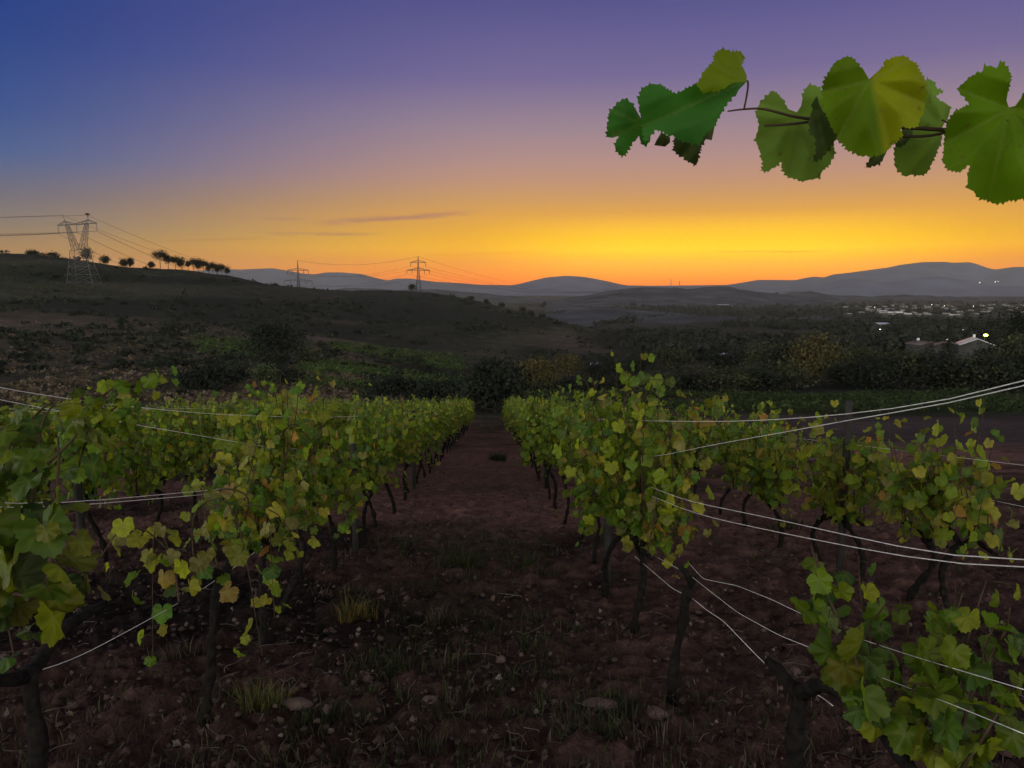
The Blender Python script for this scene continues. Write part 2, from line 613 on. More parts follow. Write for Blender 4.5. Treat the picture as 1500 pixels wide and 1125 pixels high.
def ground_colour(x, y):
    n = len(x)
    r = np.hypot(x, y)
    u = x / np.maximum(y, 0.5)
    c1, c2, c3 = fbm(x * 0.35, y * 0.35, 4, 51), fbm(x * 1.6, y * 1.6, 4, 61), fbm(x * 0.03, y * 0.03, 4, 71)
    c4 = fbm(x * 0.11, y * 0.11, 4, 81)
    soil = np.array([0.150, 0.080, 0.068])
    dark = np.array([0.013, 0.0098, 0.0098])
    weed = np.array([0.050, 0.056, 0.026])
    straw = np.array([0.17, 0.125, 0.085])
    K = np.tile(soil, (n, 1))

    def blend(w, c):
        nonlocal K
        w = np.clip(w, 0, 1)[:, None]
        K = K * (1 - w) + np.asarray(c) * w
    mid = np.exp(-((x + 0.25) / 0.8) ** 2)
    blend(smooth01(c1 + 0.5 * c2, 0.0, 0.22) * 0.8, dark)
    blend(mid * smooth01(c1 - 0.4 * c2, -0.08, 0.14) * 0.6, weed)
    blend(smooth01(c2, 0.12, 0.25) * 0.3, straw)
    blend((1 - smooth01(y, 4.0, 11.0)) * 0.85 * (0.8 + 0.8 * c1), dark)  # lens vignette painted as darker soil colour near the camera
    # ---- beyond the vine rows
    far = smooth01(y, 44, 56)
    hill = np.array([0.032, 0.033, 0.024])
    blend(far, hill)
    blend(far * smooth01(c3, 0.0, 0.12) * 0.7, (0.028, 0.034, 0.022))
    blend(far * smooth01(c4, 0.05, 0.2) * 0.5, (0.080, 0.066, 0.046))
    zb = Zbase(x, y)
    bands = fbm(x * 0.010 + 5, zb * 0.20 + y * 0.004, 4, 131)
    blend(far * smooth01(bands, 0.0, 0.10) * 0.85, (0.018, 0.022, 0.016))
    blend(far * smooth01(-bands, 0.06, 0.16) * 0.55, (0.062, 0.058, 0.040))
    # brown grass slope, left
    lw = smooth01(-u, 0.10, 0.26) * smooth01(y, 52, 62) * (1 - smooth01(y, 230, 330))
    blend(lw * 0.9, (0.115, 0.082, 0.064))
    blend(lw * smooth01(c4 + 0.4 * c3, 0.02, 0.14) * 0.8, (0.050, 0.048, 0.036))
    blend(lw * smooth01(c4 - c3, 0.10, 0.24) * 0.7, (0.15, 0.11, 0.085))
    blend(lw * smooth01(bands, 0.05, 0.14) * 0.65, (0.030, 0.031, 0.022))
    # small red field behind the rows
    rf = smooth01(-u, 0.20, 0.26) * (1 - smooth01(-u, 0.36, 0.42)) * smooth01(y, 54, 60) * (1 - smooth01(y, 74, 84))
    blend(rf * 0.9, (0.150, 0.088, 0.078))
    # bare ploughed ground right of the rows
    bf = smooth01(x, 5.2, 6.5) * smooth01(y, 22, 30) * (1 - smooth01(y, 64, 72)) * smooth01(u, 0.16, 0.22)
    blend(bf, (0.052, 0.041, 0.042))
    # green field strip
    gf = smooth01(u, -0.02, 0.10) * smooth01(y, 68, 74) * (1 - smooth01(y, 112, 122))
    blend(gf * 0.85, (0.024, 0.034, 0.014))
    # valley
    v = smooth01(r, 600, 1100)
    blend(v, (0.045, 0.047, 0.042))
    f1 = fbm(x * 0.006, y * 0.0022, 4, 91)
    blend(v * smooth01(f1, 0.02, 0.12) * 0.8, (0.020, 0.025, 0.018))
    blend(v * smooth01(-f1, 0.08, 0.18) * 0.6, (0.085, 0.080, 0.066))
    # bare pinkish patches on the spur
    for (px, Y, wx, wy, a) in ((515, 290, 26, 16, 0.8), (822, 430, 16, 60, 0.5), (838, 500, 10, 60, 0.5), (868, 400, 10, 40, 0.35), (480, 420, 22, 22, 0.35)):
        q = on(px, Y)
        d = ((x - q[0]) / wx) ** 2 + ((y - q[1]) / wy) ** 2
        blend(a * np.exp(-d ** 2) * (0.6 + 1.2 * c4), (0.150, 0.105, 0.098))
    for (px, Y, wx, wy, a) in ((325, 210, 26, 22, 0.8), (560, 250, 40, 18, 0.7), (530, 160, 40, 22, 0.7), (610, 300, 22, 22, 0.5), (480, 160, 18, 14, 0.6)):
        q = on(px, Y)
        d = ((x - q[0]) / wx) ** 2 + ((y - q[1]) / wy) ** 2
        blend(a * np.exp(-d ** 2) * (0.7 + 1.0 * c4), (0.038, 0.058, 0.018))
    return K


def ground_material():
    m, t = material('ground_soil')
    Ln = t.links.new
    o = t.nodes.new('ShaderNodeOutputMaterial')
    p = t.nodes.new('ShaderNodeBsdfPrincipled')
    p.inputs['Roughness'].default_value = 0.95
    p.inputs['Specular IOR Level'].default_value = 0.05
    a = t.nodes.new('ShaderNodeAttribute')
    a.attribute_name = 'Col'
    tcn = t.nodes.new('ShaderNodeTexCoord')

    def noise(sc, det=8, rough=0.65):
        n = t.nodes.new('ShaderNodeTexNoise')
        n.inputs['Scale'].default_value = sc
        n.inputs['Detail'].default_value = det
        n.inputs['Roughness'].default_value = rough
        Ln(tcn.outputs['Object'], n.inputs['Vector'])
        return n.outputs[0]

    def rng_(v, lo, hi, a0, a1):
        mr = t.nodes.new('ShaderNodeMapRange')
        for i, q in enumerate((lo, hi, a0, a1)):
            mr.inputs[i + 1].default_value = q
        Ln(v, mr.inputs[0])
        return mr.outputs[0]

    def mul(u, v):
        q = t.nodes.new('ShaderNodeMath')
        q.operation = 'MULTIPLY'
        Ln(u, q.inputs[0])
        Ln(v, q.inputs[1])
        return q.outputs[0]
    n1, n2, n3 = noise(7.0), noise(0.16, 10, 0.7), noise(40.0, 4)
    k = mul(mul(rng_(n1, 0.3, 0.7, 0.45, 1.55), rng_(n2, 0.3, 0.7, 0.55, 1.45)), rng_(n3, 0.3, 0.7, 0.75, 1.25))
    vm = t.nodes.new('ShaderNodeVectorMath')
    vm.operation = 'SCALE'
    Ln(a.outputs['Color'], vm.inputs[0])
    Ln(k, vm.inputs['Scale'])
    Ln(vm.outputs[0], p.inputs['Base Color'])
    b = t.nodes.new('ShaderNodeBump')
    b.inputs['Strength'].default_value = 0.9
    b.inputs['Distance'].default_value = 0.05
    Ln(n1, b.inputs['Height'])
    b2 = t.nodes.new('ShaderNodeBump')
    b2.inputs['Strength'].default_value = 0.8
    b2.inputs['Distance'].default_value = 0.012
    Ln(n3, b2.inputs['Height'])
    Ln(b.outputs[0], b2.inputs['Normal'])
    Ln(b2.outputs[0], p.inputs['Normal'])
    Ln(p.outputs[0], o.inputs[0])
    return m


def build_ground():
    rr = [0.4]
    while rr[-1] < 14:
        rr.append(rr[-1] * 1.011)
    while rr[-1] < 10500:
        rr.append(rr[-1] * 1.0175)
    rr = np.array(rr)
    aa = np.concatenate([np.linspace(-math.pi, -0.72, 50, endpoint=False), np.linspace(-0.72, 0.72, 460), np.linspace(0.72, math.pi, 50)[1:-1]])
    Rr, Aa = np.meshgrid(rr, aa, indexing='ij')
    lim = np.where(np.cos(Aa) > 0.25, 1.0, 0.06 + 0.94 * np.clip((np.cos(Aa) + 1) / 1.25, 0, 1) ** 3)
    Rr = rr[0] + (Rr - rr[0]) * lim
    x, y = (Rr * np.sin(Aa)).ravel(), (Rr * np.cos(Aa)).ravel()
    z = Z(x, y)
    r = np.hypot(x, y)
    nb = 1 - smooth01(r, 9, 22)
    ridg = np.abs(fbm(x * 2.6, y * 4.2, 4, 101)) * 2
    z = z + nb * (0.20 * (ridg - 0.25) * 0.55 + 0.13 * fbm(x * 9, y * 12, 4, 111, 0.6))
    nr, na = len(rr), len(aa)
    i, j = np.meshgrid(np.arange(nr - 1), np.arange(na), indexing='ij')
    j2 = (j + 1) % na
    q = np.stack([i * na + j, (i + 1) * na + j, (i + 1) * na + j2, i * na + j2], -1).reshape(-1, 4)
    s = Soup()
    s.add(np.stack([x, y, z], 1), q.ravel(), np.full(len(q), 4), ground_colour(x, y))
    cidx = s.n
    s.add([[0, 0, 0]], [], [], (0.1, 0.06, 0.05))
    tri = np.stack([np.full(na, cidx), np.arange(na), (np.arange(na) + 1) % na], 1)
    s.L.append(tri.ravel())
    s.S.append(np.full(na, 3))
    return struct(s.obj('ground', ground_material()))


build_ground()

# ------------------------------------------------------------------ far ranges
M_mount = simple_mat('mountain_slope', (0.118, 0.130, 0.190), 0.95, noise=(0.004, 0.2), spec=0.05)  # pale bluish base colour carries part of the distance haze
M_hillw = simple_mat('wooded_hill', (0.060, 0.063, 0.076), 0.95, noise=(0.012, 0.6), spec=0.05)


def range_mesh(name, sky_px, Y, front, back, base_z, mat, seed, rough=0.10, nu=260, ridge_noise=2.0):
    px = np.linspace(sky_px[0][0], sky_px[-1][0], nu)
    a, b = zip(*sky_px)
    py = np.interp(px, a, b)
    k = np.array([0.25, 0.5, 0.25])
    py = np.convolve(np.pad(py, 1, mode='edge'), k, mode='valid')
    top = np.array([at(p, q, Y) for p, q in zip(px, py)])
    vs = np.concatenate([np.linspace(-1, 0, 26), np.linspace(0, 1, 9)[1:]])
    V = []
    for v in vs:
        w = front if v < 0 else back
        h = (1 - abs(v)) ** 1.25 * (1 - 0.0 * v)
        yy = Y + v * w
        sx = top[:, 0] * (yy / Y if v < 0 else 1.0)
        H = top[:, 2] - base_z
        nz = fbm(top[:, 0] / (front * 0.45) + 3, np.full(nu, v * 2.2) + seed, 4, seed) * rough * 2
        bump = (1 - h) * h * 4 * np.abs(H) * nz
        V.append(np.stack([sx, np.full(nu, yy), base_z + H * h + bump + h * ridge_noise * fbm(top[:, 0] / 60.0, np.full(nu, v * 9.0), 3, seed + 7)], 1))
    V = np.concatenate(V)
    nv = len(vs)
    i, j = np.meshgrid(np.arange(nv - 1), np.arange(nu - 1), indexing='ij')
    q = np.stack([i * nu + j, i * nu + j + 1, (i + 1) * nu + j + 1, (i + 1) * nu + j], -1).reshape(-1, 4)
    s = Soup()
    s.add(V, q.ravel(), np.full(len(q), 4), (0.5, 0.5, 0.5))
    return struct(s.obj(name, mat))


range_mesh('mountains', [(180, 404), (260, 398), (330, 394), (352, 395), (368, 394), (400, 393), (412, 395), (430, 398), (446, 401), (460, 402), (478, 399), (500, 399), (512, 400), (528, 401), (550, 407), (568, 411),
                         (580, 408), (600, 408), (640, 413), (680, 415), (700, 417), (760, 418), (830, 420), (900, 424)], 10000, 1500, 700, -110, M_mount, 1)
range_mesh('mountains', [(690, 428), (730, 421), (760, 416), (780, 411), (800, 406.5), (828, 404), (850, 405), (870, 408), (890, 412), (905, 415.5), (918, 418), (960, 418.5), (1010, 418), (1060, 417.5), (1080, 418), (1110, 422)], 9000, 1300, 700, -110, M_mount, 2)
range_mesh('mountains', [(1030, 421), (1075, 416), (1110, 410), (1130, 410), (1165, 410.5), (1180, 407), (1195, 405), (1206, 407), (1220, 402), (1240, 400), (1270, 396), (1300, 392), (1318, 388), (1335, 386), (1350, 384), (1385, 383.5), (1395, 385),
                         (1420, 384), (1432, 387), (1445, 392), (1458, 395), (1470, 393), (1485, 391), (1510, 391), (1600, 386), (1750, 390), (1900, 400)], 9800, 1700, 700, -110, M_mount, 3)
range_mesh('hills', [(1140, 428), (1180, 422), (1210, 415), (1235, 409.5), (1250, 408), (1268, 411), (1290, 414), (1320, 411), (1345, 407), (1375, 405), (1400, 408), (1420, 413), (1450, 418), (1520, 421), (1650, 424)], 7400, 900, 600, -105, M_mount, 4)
range_mesh('hills', [(360, 432), (400, 428), (430, 426), (470, 428), (500, 423), (520, 421), (545, 423), (580, 425), (640, 424), (680, 427), (720, 431), (780, 437), (860, 442)], 4700, 700, 500, -100, M_hillw, 5, ridge_noise=9)
range_mesh('hills', [(800, 441), (850, 434), (880, 428), (905, 424), (925, 421.5), (945, 421), (970, 421.5), (990, 421), (1008, 423.5), (1030, 420.5), (1068, 420), (1085, 424), (1110, 427), (1150, 431), (1230, 438)], 3300, 800, 500, -92, M_hillw, 6, ridge_noise=6)
range_mesh('hills', [(1090, 437), (1140, 432), (1158, 428), (1190, 427), (1215, 432), (1280, 434), (1330, 432), (1380, 434), (1450, 436), (1560, 432), (1700, 438)], 4300, 500, 400, -92, M_hillw, 7, ridge_noise=10)
range_mesh('hills', [(790, 462), (840, 455), (900, 452), (960, 456), (1040, 462), (1120, 466)], 1500, 350, 300, -66, M_hillw, 8, ridge_noise=4)
range_mesh('hills', [(930, 470), (980, 462), (1060, 464), (1130, 468), (1200, 464), (1260, 466), (1340, 474)], 1150, 230, 260, -58, M_hillw, 9, ridge_noise=4)

# ------------------------------------------------------------------ leaves
CT = np.radians([0, 18, 30, 42, 58, 74, 88, 100, 118, 136, 150, 162, 171, 180])
CR = np.array([1.0, 0.93, 0.81, 0.81, 0.97, 0.89, 0.77, 0.77, 0.87, 0.83, 0.74, 0.62, 0.44, 0.12])
VEIN_ANG = np.radians([0, 52, -52, 112, -112])


def leaf_template(n, rings, tooth):
    th = np.linspace(-math.pi, math.pi, n, endpoint=False) + math.pi / n
    rad = np.interp(np.abs(th), CT, CR)
    jit = np.random.default_rng(n).uniform(0.4, 1.5, n)
    rad = rad * np.where(np.arange(n) % 2 == 0, 1.0, 1.0 - tooth * jit)
    xs, ys, vein = [0.0], [0.0], [1.0]
    dv = np.min(np.abs((th[:, None] - VEIN_ANG[None] + math.pi) % (2 * math.pi) - math.pi), axis=1)
    fold = [0.0]
    for k in range(1, rings + 1):
        f = k / rings
        rr = rad * f if k == rings else f * (rad * 0.4 + 0.6 * np.interp(np.abs(th), CT, CR))
        xs += list(rr * np.sin(th))
        ys += list(rr * np.cos(th))
        vein += list(np.exp(-(dv * f / 0.06) ** 2) * (1 - 0.5 * f))
        fold += list(rr * (0.5 - np.minimum(dv, 0.5)))
    loops, sizes = [], []
    for j in range(n - 1):                       # the petiole sinus stays open
        loops += [0, 1 + j, 2 + j]
        sizes.append(3)
    for k in range(rings - 1):
        for j in range(n - 1):
            a = 1 + k * n + j
            loops += [a, a + n, a + n + 1, a + 1]
            sizes.append(4)
    rev, q = [], 0
    for c in sizes:
        rev += list(range(q + c - 1, q - 1, -1))
        q += c
    return dict(rev=np.array(rev), x=np.array(xs), y=np.array(ys), vein=np.array(vein), fold=np.array(fold), loops=np.array(loops), sizes=np.array(sizes), n=len(xs))


T_BIG = leaf_template(88, 5, 0.075)
T_NEAR = leaf_template(48, 2, 0.09)
T_MID = leaf_template(22, 1, 0.07)
T_FAR = leaf_template(9, 1, 0.0)


def unit(v):
    return v / (np.linalg.norm(v, axis=-1, keepdims=True) + 1e-12)


def add_leaves(s, T, pos, tip, nrm, size, col, rng, curl=(0.0, 0.75), fold=(-0.75, 0.45), vfold=0.45):
    k = len(pos)
    if k == 0:
        return
    Zv = unit(nrm)
    Yv = unit(tip - Zv * np.sum(tip * Zv, 1, keepdims=True))
    Xv = np.cross(Yv, Zv)
    x, y = T['x'][None], T['y'][None]
    c = rng.uniform(curl[0], curl[1], (k, 1))
    f = rng.uniform(fold[0], fold[1], (k, 1))
    tw = rng.normal(0, 0.18, (k, 1))
    z = -c * np.maximum(y, 0) ** 2 * 0.9 - c * 0.5 * x * x + f * np.abs(x) + tw * x * y + vfold * T['fold'][None] \
        + 0.05 * np.sin(3.1 * x + rng.uniform(0, 6, (k, 1))) * np.sin(3.7 * y + rng.uniform(0, 6, (k, 1)))
    sx = rng.uniform(0.88, 1.1, (k, 1))
    q = size[:, None, None]
    V = pos[:, None] + q * ((x * sx)[..., None] * Xv[:, None] + np.broadcast_to(y, z.shape)[..., None] * Yv[:, None] + z[..., None] * Zv[:, None])
    n = T['n']
    loops = (T['loops'][None] + (np.arange(k) * n)[:, None])[:, T['rev']].ravel()
    K = np.empty((k, n, 4))
    K[..., :3] = col[:, None]
    K[..., 3] = T['vein'][None]
    s.add(V.reshape(-1, 3), loops, np.tile(T['sizes'], k), K.reshape(-1, 4))


GREEN = np.array([[0.078, 0.146, 0.008], [0.108, 0.174, 0.009], [0.150, 0.205, 0.010], [0.205, 0.235, 0.012], [0.058, 0.125, 0.016]])
YELL = np.array([[0.19, 0.20, 0.016], [0.22, 0.205, 0.018], [0.26, 0.22, 0.026], [0.22, 0.20, 0.06]])
ORNG = np.array([[0.36, 0.16, 0.025], [0.30, 0.15, 0.03], [0.24, 0.16, 0.03]])


def leaf_cols(k, autumn, rng):
    c = GREEN[rng.integers(0, len(GREEN), k)]
    a = rng.random(k)
    y = YELL[rng.integers(0, len(YELL), k)]
    o = ORNG[rng.integers(0, len(ORNG), k)]
    autumn = autumn * 0.8
    c = np.where((a < autumn)[:, None], y, c)
    c = np.where((a < autumn * 0.12)[:, None], o, c)
    return c * rng.uniform(0.55, 1.4, (k, 1))


def leaves_on_path(leaf_s, cane_s, path, rng, T, autumn, size=(0.045, 0.075), step=0.062, density=1.0, spread=1.0, face=None, petioles=True, hang=1.0, tone=1.0):
    """alternate leaves along one shoot, blades hanging outwards from short stalks"""
    P = np.asarray(path)
    seg = np.linalg.norm(np.diff(P, axis=0), axis=1)
    L = np.concatenate([[0], np.cumsum(seg)])
    ts = np.arange(0.04, L[-1], step / density)
    ts = ts + rng.normal(0, step * 0.2, len(ts))
    if not len(ts):
        return
    base = np.stack([np.interp(ts, L, P[:, i]) for i in range(3)], 1)
    k = len(ts)
    ang = rng.uniform(0, 2 * math.pi, k)
    out = np.stack([np.cos(ang) * 1.15, np.sin(ang) * 0.8, rng.uniform(-0.25, 0.45, k)], 1)
    if face is not None:
        out = out + np.asarray(face) * 0.7
    out = unit(out)
    pet = rng.uniform(0.04, 0.13, k)[:, None] * spread
    pos = base + out * pet + np.array([0, 0, -0.01])
    nrm = out * np.array([0.9, 0.9, 0.5]) + np.array([0, 0, 0.42]) + rng.normal(0, 0.55, (k, 3))
    tip = np.array([0, 0, -1.0]) * hang + out * 0.55 + rng.normal(0, 0.32, (k, 3))
    sz = rng.uniform(size[0], size[1], k) * np.clip(0.45 + (L[-1] - ts) / 0.35, 0.45, 1.0)
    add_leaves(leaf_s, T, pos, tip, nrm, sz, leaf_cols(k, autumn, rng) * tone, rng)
    if petioles:
        for b, q in zip(base, pos):
            tube(cane_s, [b, (b + q) / 2 + np.array([0, 0, 0.008]), q], 0.0011, 3, cap=False)


def trunk_path(rng, h, lean=(0, 0), wob=0.05, n=9):
    t = np.linspace(0, 1, n)
    p = np.zeros((n, 3))
    ph = rng.uniform(0, 6, 2)
    p[:, 0] = lean[0] * t + wob * np.sin(ph[0] + 5 * t) * t
    p[:, 1] = lean[1] * t + wob * np.sin(ph[1] + 4 * t) * t
    p[:, 2] = -0.06 + (h + 0.06) * t
    p[:, :2] -= p[0, :2]
    return p


def make_vine(seed, T, h=0.70, arm=0.5, shoots=11, top=1.66, autumn=0.12, density=1.0, size=(0.045, 0.075), droop=0.25, lean=(0, 0), wob=0.05,
              low=0.0, petioles=False, width=0.16, sides=7, extra=None, arms=True, step=0.062):
    """soups (trunk, cane, foliage) of one trained vine, base at the origin, its row along y"""
    rng = np.random.default_rng(seed)
    st, sc, sl = Soup(), Soup(), Soup()
    tp = spline(trunk_path(rng, h, lean, wob), 18)
    rad = np.linspace(0.028, 0.019, 18) * (1 + 0.30 * rng.uniform(-1, 1, 18))
    rad[-3:] *= 1.35
    rad[0] *= 1.3
    tube(st, tp, rad, sides, rng=rng, rough=0.2)
    head = tp[-1]
    anchors = []
    if arms:
        for sg in (-1, 1):
            a = arm * rng.uniform(0.7, 1.1)
            pts = [head - np.array([0, 0, 0.03]), head + np.array([rng.normal(0, .02), sg * a * 0.3, 0.05]), head + np.array([rng.normal(0, .03), sg * a * 0.65, 0.05]), head + np.array([rng.normal(0, .03), sg * a, 0.03])]
            ap = spline(pts, 10)
            tube(st, ap, np.linspace(0.024, 0.013, 10), max(5, sides - 1), rng=rng, rough=0.2)
            anchors.append(ap)
    for i in range(shoots):
        if anchors:
            ap = anchors[i % len(anchors)]
            b = ap[rng.integers(1, len(ap))]
        else:
            b = head
        ht = top + rng.normal(-0.03, 0.11) + (0.16 if rng.random() < 0.12 else 0)
        dx, dy = rng.normal(0, width), rng.normal(0, 0.15)
        if rng.random() < droop:                 # a cane that bends over and hangs down outside the row
            sx = rng.choice([-1, 1])
            o = rng.uniform(0.16, 0.34) * sx
            pts = [b, b + np.array([dx * .4, dy * .4, (ht - b[2]) * rng.uniform(.35, .6)]), b + np.array([o * .8, dy, (ht - b[2]) * rng.uniform(.4, .75)]), b + np.array([o * 1.2, dy * 1.6, rng.uniform(-0.12 - low, 0.2)])]
        else:
            pts = [b, b + np.array([dx * .5, dy * .3, (ht - b[2]) * .35]), b + np.array([dx * .9, dy * .8, (ht - b[2]) * .7]), b + np.array([dx, dy * 1.3, ht - b[2]])]
        p = spline(pts, 14)
        tube(sc, p, np.linspace(0.0055, 0.002, 14), 4 if not petioles else 5, cap=False)
        leaves_on_path(sl, sc, p, rng, T, autumn, size, step=step, density=density, petioles=petioles)
    if extra:
        for pts, au in extra:
            p = spline(pts, 16)
            tube(sc, p, np.linspace(0.005, 0.0018, 16), 5, cap=False)
            leaves_on_path(sl, sc, p, rng, T, au, size, petioles=petioles)
    return st, sc, sl


def vine_object(soups, loc, label, group=None, rz=0.0):
    root = thing('grapevine', label, 'grapevine', loc, group, rz)
    soups[0].obj('trunk', M_bark, root)
    if soups[1].n:
        soups[1].obj('cane', M_cane, root)
    if soups[2].n:
        soups[2].obj('foliage', M_leaf, root)
    return root


def copy_tree(o, loc, rz=0.0, sc=(1, 1, 1), label=None, group=None):
    c = o.copy()
    C.objects.link(c)
    c.location = tuple(float(v) for v in loc)
    c.rotation_euler = (0, 0, rz)
    c.scale = sc
    if label:
        c['label'] = label
    if group:
        c['group'] = group
    for ch in list(o.children):
        d = ch.copy()
        C.objects.link(d)
        d.parent = c
        for g in list(ch.children):
            e = g.copy()
            C.objects.link(e)
            e.parent = d
    return c


GVL = 'vines of the row left of the path'
GVR = 'vines of the row right of the path'

# ---- prototypes for the rows further off, first use of each is the vine itself
PROTO = {}
PCOUNT = {}
rnd = random.Random(5)


def place_vine(kind, x, y, label, group):
    """kind: (style, level of detail)"""
    k = PCOUNT.get(kind, 0)
    PCOUNT[kind] = k + 1
    nvar = 5 if kind[1] == 'far' else 4
    loc = (x, y, z1(x, y) - 0.01)
    rz = rnd.choice([0, math.pi]) + rnd.uniform(-0.08, 0.08)
    sc = (rnd.uniform(0.9, 1.12), rnd.uniform(0.92, 1.1), rnd.uniform(0.93, 1.06))
    key = (kind, k % nvar)
    if key not in PROTO:
        T = T_MID if kind[1] == 'mid' else T_FAR
        seed = abs(hash(str(key))) % 1000 if False else sum(ord(ch) for ch in str(key)) * 7 + k
        st = dict(
            full=dict(shoots=15, top=1.62, autumn=0.10, density=1.5, size=(0.045, 0.070), droop=0.42, low=0.08),
            left=dict(shoots=16, top=1.60, autumn=0.18, density=1.4, size=(0.045, 0.070), droop=0.42, low=0.08),
            low=dict(shoots=18, top=1.48, autumn=0.2, density=1.45, size=(0.045, 0.070), droop=0.35, h=0.58),
            sparse=dict(shoots=12, top=1.46, autumn=0.5, density=1.05, size=(0.045, 0.072), droop=0.4, h=0.58),
        )[kind[0]]
        lean = (rnd.uniform(-.12, .12), rnd.uniform(-.15, .15))
        s = make_vine(seed, T, lean=lean, wob=0.08, sides=6, arm=0.42 if kind[1] == 'mid' else 0.55, **st)
        PROTO[key] = vine_object(s, loc, label, group, rz)
        PROTO[key].scale = sc
        return PROTO[key]
    return copy_tree(PROTO[key], loc, rz, sc, label, group)


ORD = ['first', 'second', 'third', 'fourth', 'fifth', 'sixth', 'seventh', 'eighth', 'ninth', 'tenth', 'eleventh', 'twelfth']

XL, XR, XR2, XL2, XL3, XL4, XL5 = -1.5, 1.0, 3.3, -4.0, -6.5, -9.0, -11.5


def row(x, ys, style, name, group, far_from, first_n=0, jitter=0.05):
    for i, y in enumerate(ys):
        sty = style(y) if callable(style) else style
        kind = (sty, 'far' if y > far_from else 'mid')
        if i < first_n:
            lab = '%s vine from the near end of %s' % (ORD[i], name)
        else:
            lab = 'leafy green vine in the far stretch of %s' % name
        place_vine(kind, x + rnd.uniform(-jitter, jitter), y + rnd.uniform(-0.08, 0.08), lab, group)


row(XL, np.concatenate([np.arange(7.0, 16, 1.32), np.arange(16.2, 47, 1.15)]), 'left', 'the green wall left of the path', GVL, 13, 8)
row(XR, np.concatenate([np.arange(7.4, 16, 1.32), np.arange(16.2, 47, 1.15)]), 'full', 'the green wall right of the path', GVR, 13, 8)
row(XL2, np.arange(6.6, 46, 1.2), 'left', 'the second row left of the path', 'vines of the second row left of the path', 13, 6)
row(XL3, np.arange(9.8, 45, 1.25), 'left', 'the third row left of the path', 'vines of the third row left of the path', 12, 4)
row(XL4, np.arange(13.8, 45, 1.3), 'left', 'the fourth row left of the path', 'vines of the fourth row left of the path', 12, 3)
row(XL5, np.arange(17.5, 45, 1.35), 'left', 'the fifth row left of the path', 'vines of the fifth row left of the path', 12, 3)
row(XR2, np.arange(8.3, 45, 1.2), 'low', 'the low row beyond the right hand wires', 'vines of the second row right of the path', 14, 6)
row(XR2, [5.1, 5.75, 6.5, 7.35], 'sparse', 'the yellowing thin end of the low right row', 'thin vines at the near end of the right row', 14, 4)

# ---- near vines, one by one
near = []


def near_vine(x, y, label, seed, group, rz=0.0, **kw):
    s = make_vine(seed, T_NEAR, petioles=True, **kw)
    near.append(vine_object(s, (x, y, z1(x, y) - 0.01), label, group, rz))


def rel(px, py, Y, base):
    return at(px, py, Y) - np.array(base)


# left row
near_vine(-1.50, 3.70, 'bare dark vine stump with thin yellowing shoots left of the path', 11, GVL, h=0.76, lean=(0.12, 0.1), wob=0.03, arms=True, arm=0.45,
          shoots=8, top=1.35, autumn=0.6, density=0.9, droop=0.75, low=0.25, size=(0.04, 0.062), sides=8)
near_vine(-1.52, 4.75, 'yellow green vine with orange lower leaves next to the bare left stump', 12, GVL, h=0.72, lean=(0.05, 0.1), arm=0.5,
          shoots=16, top=1.66, autumn=0.4, density=1.35, droop=0.5, low=0.15, size=(0.042, 0.065), sides=8)
near_vine(-1.64, 5.65, 'vine with a kinked leaning trunk left of the path', 13, GVL, h=0.68, lean=(0.14, 0.18), wob=0.09, arm=0.55,
          shoots=17, top=1.68, autumn=0.18, density=1.45, droop=0.42, size=(0.045, 0.070), sides=8)
# right row
near_vine(0.98, 5.05, 'tall yellowing vine with one shoot above the row right of the path', 21, GVR, h=0.66, lean=(0.02, -0.1), arm=0.5,
          shoots=18, top=1.72, autumn=0.42, density=1.4, droop=0.55, low=0.15, size=(0.042, 0.066), sides=8,
          extra=[([(0, 0, 0.8)] + [tuple(at(a, b, 5.0) - np.array([0.98, 5.05, z1(0.98, 5.05)])) for a, b in q], au) for q, au in (
              ([(878, 640), (868, 590), (860, 560), (848, 548)], 0.25), ([(885, 640), (880, 600), (872, 565), (862, 545)], 0.15), ([(865, 650), (862, 605), (868, 570), (880, 556)], 0.3),
              ([(905, 640), (912, 590), (935, 562), (968, 553), (1000, 572)], 0.1), ([(960, 680), (985, 620), (1010, 590), (1040, 600), (1052, 575)], 0.5), ([(850, 700), (835, 640), (838, 600), (850, 580)], 0.2))])
near_vine(0.92, 6.1, 'dense green vine on a leaning trunk right of the path', 22, GVR, h=0.70, lean=(0.05, -0.25), wob=0.07, arm=0.55,
          shoots=17, top=1.68, autumn=0.14, density=1.5, droop=0.45, size=(0.045, 0.070), sides=8)


def bare_stump():
    rng = np.random.default_rng(31)
    x, y = 0.98, 3.95
    base = (x, y, z1(x, y))
    s = Soup()
    p = spline([(0, 0, -0.06), (0.01, 0, 0.2), (0.05, 0, 0.42), (0.07, -0.01, 0.6), (0.10, -0.02, 0.70)], 16)
    tube(s, p, np.linspace(0.030, 0.021, 16) * (1 + 0.3 * rng.uniform(-1, 1, 16)), 8, rng=rng, rough=0.2)
    tube(s, [(0.09, -0.02, 0.66), (0.06, 0.0, 0.72), (0.03, 0.0, 0.75)], [0.02, 0.016, 0.012], 6, rng=rng, rough=0.2)
    root = thing('grapevine', 'leafless dark vine stump holding the loose wire right of the path', 'grapevine', base, GVR)
    s.obj('trunk', M_bark, root)


bare_stump()


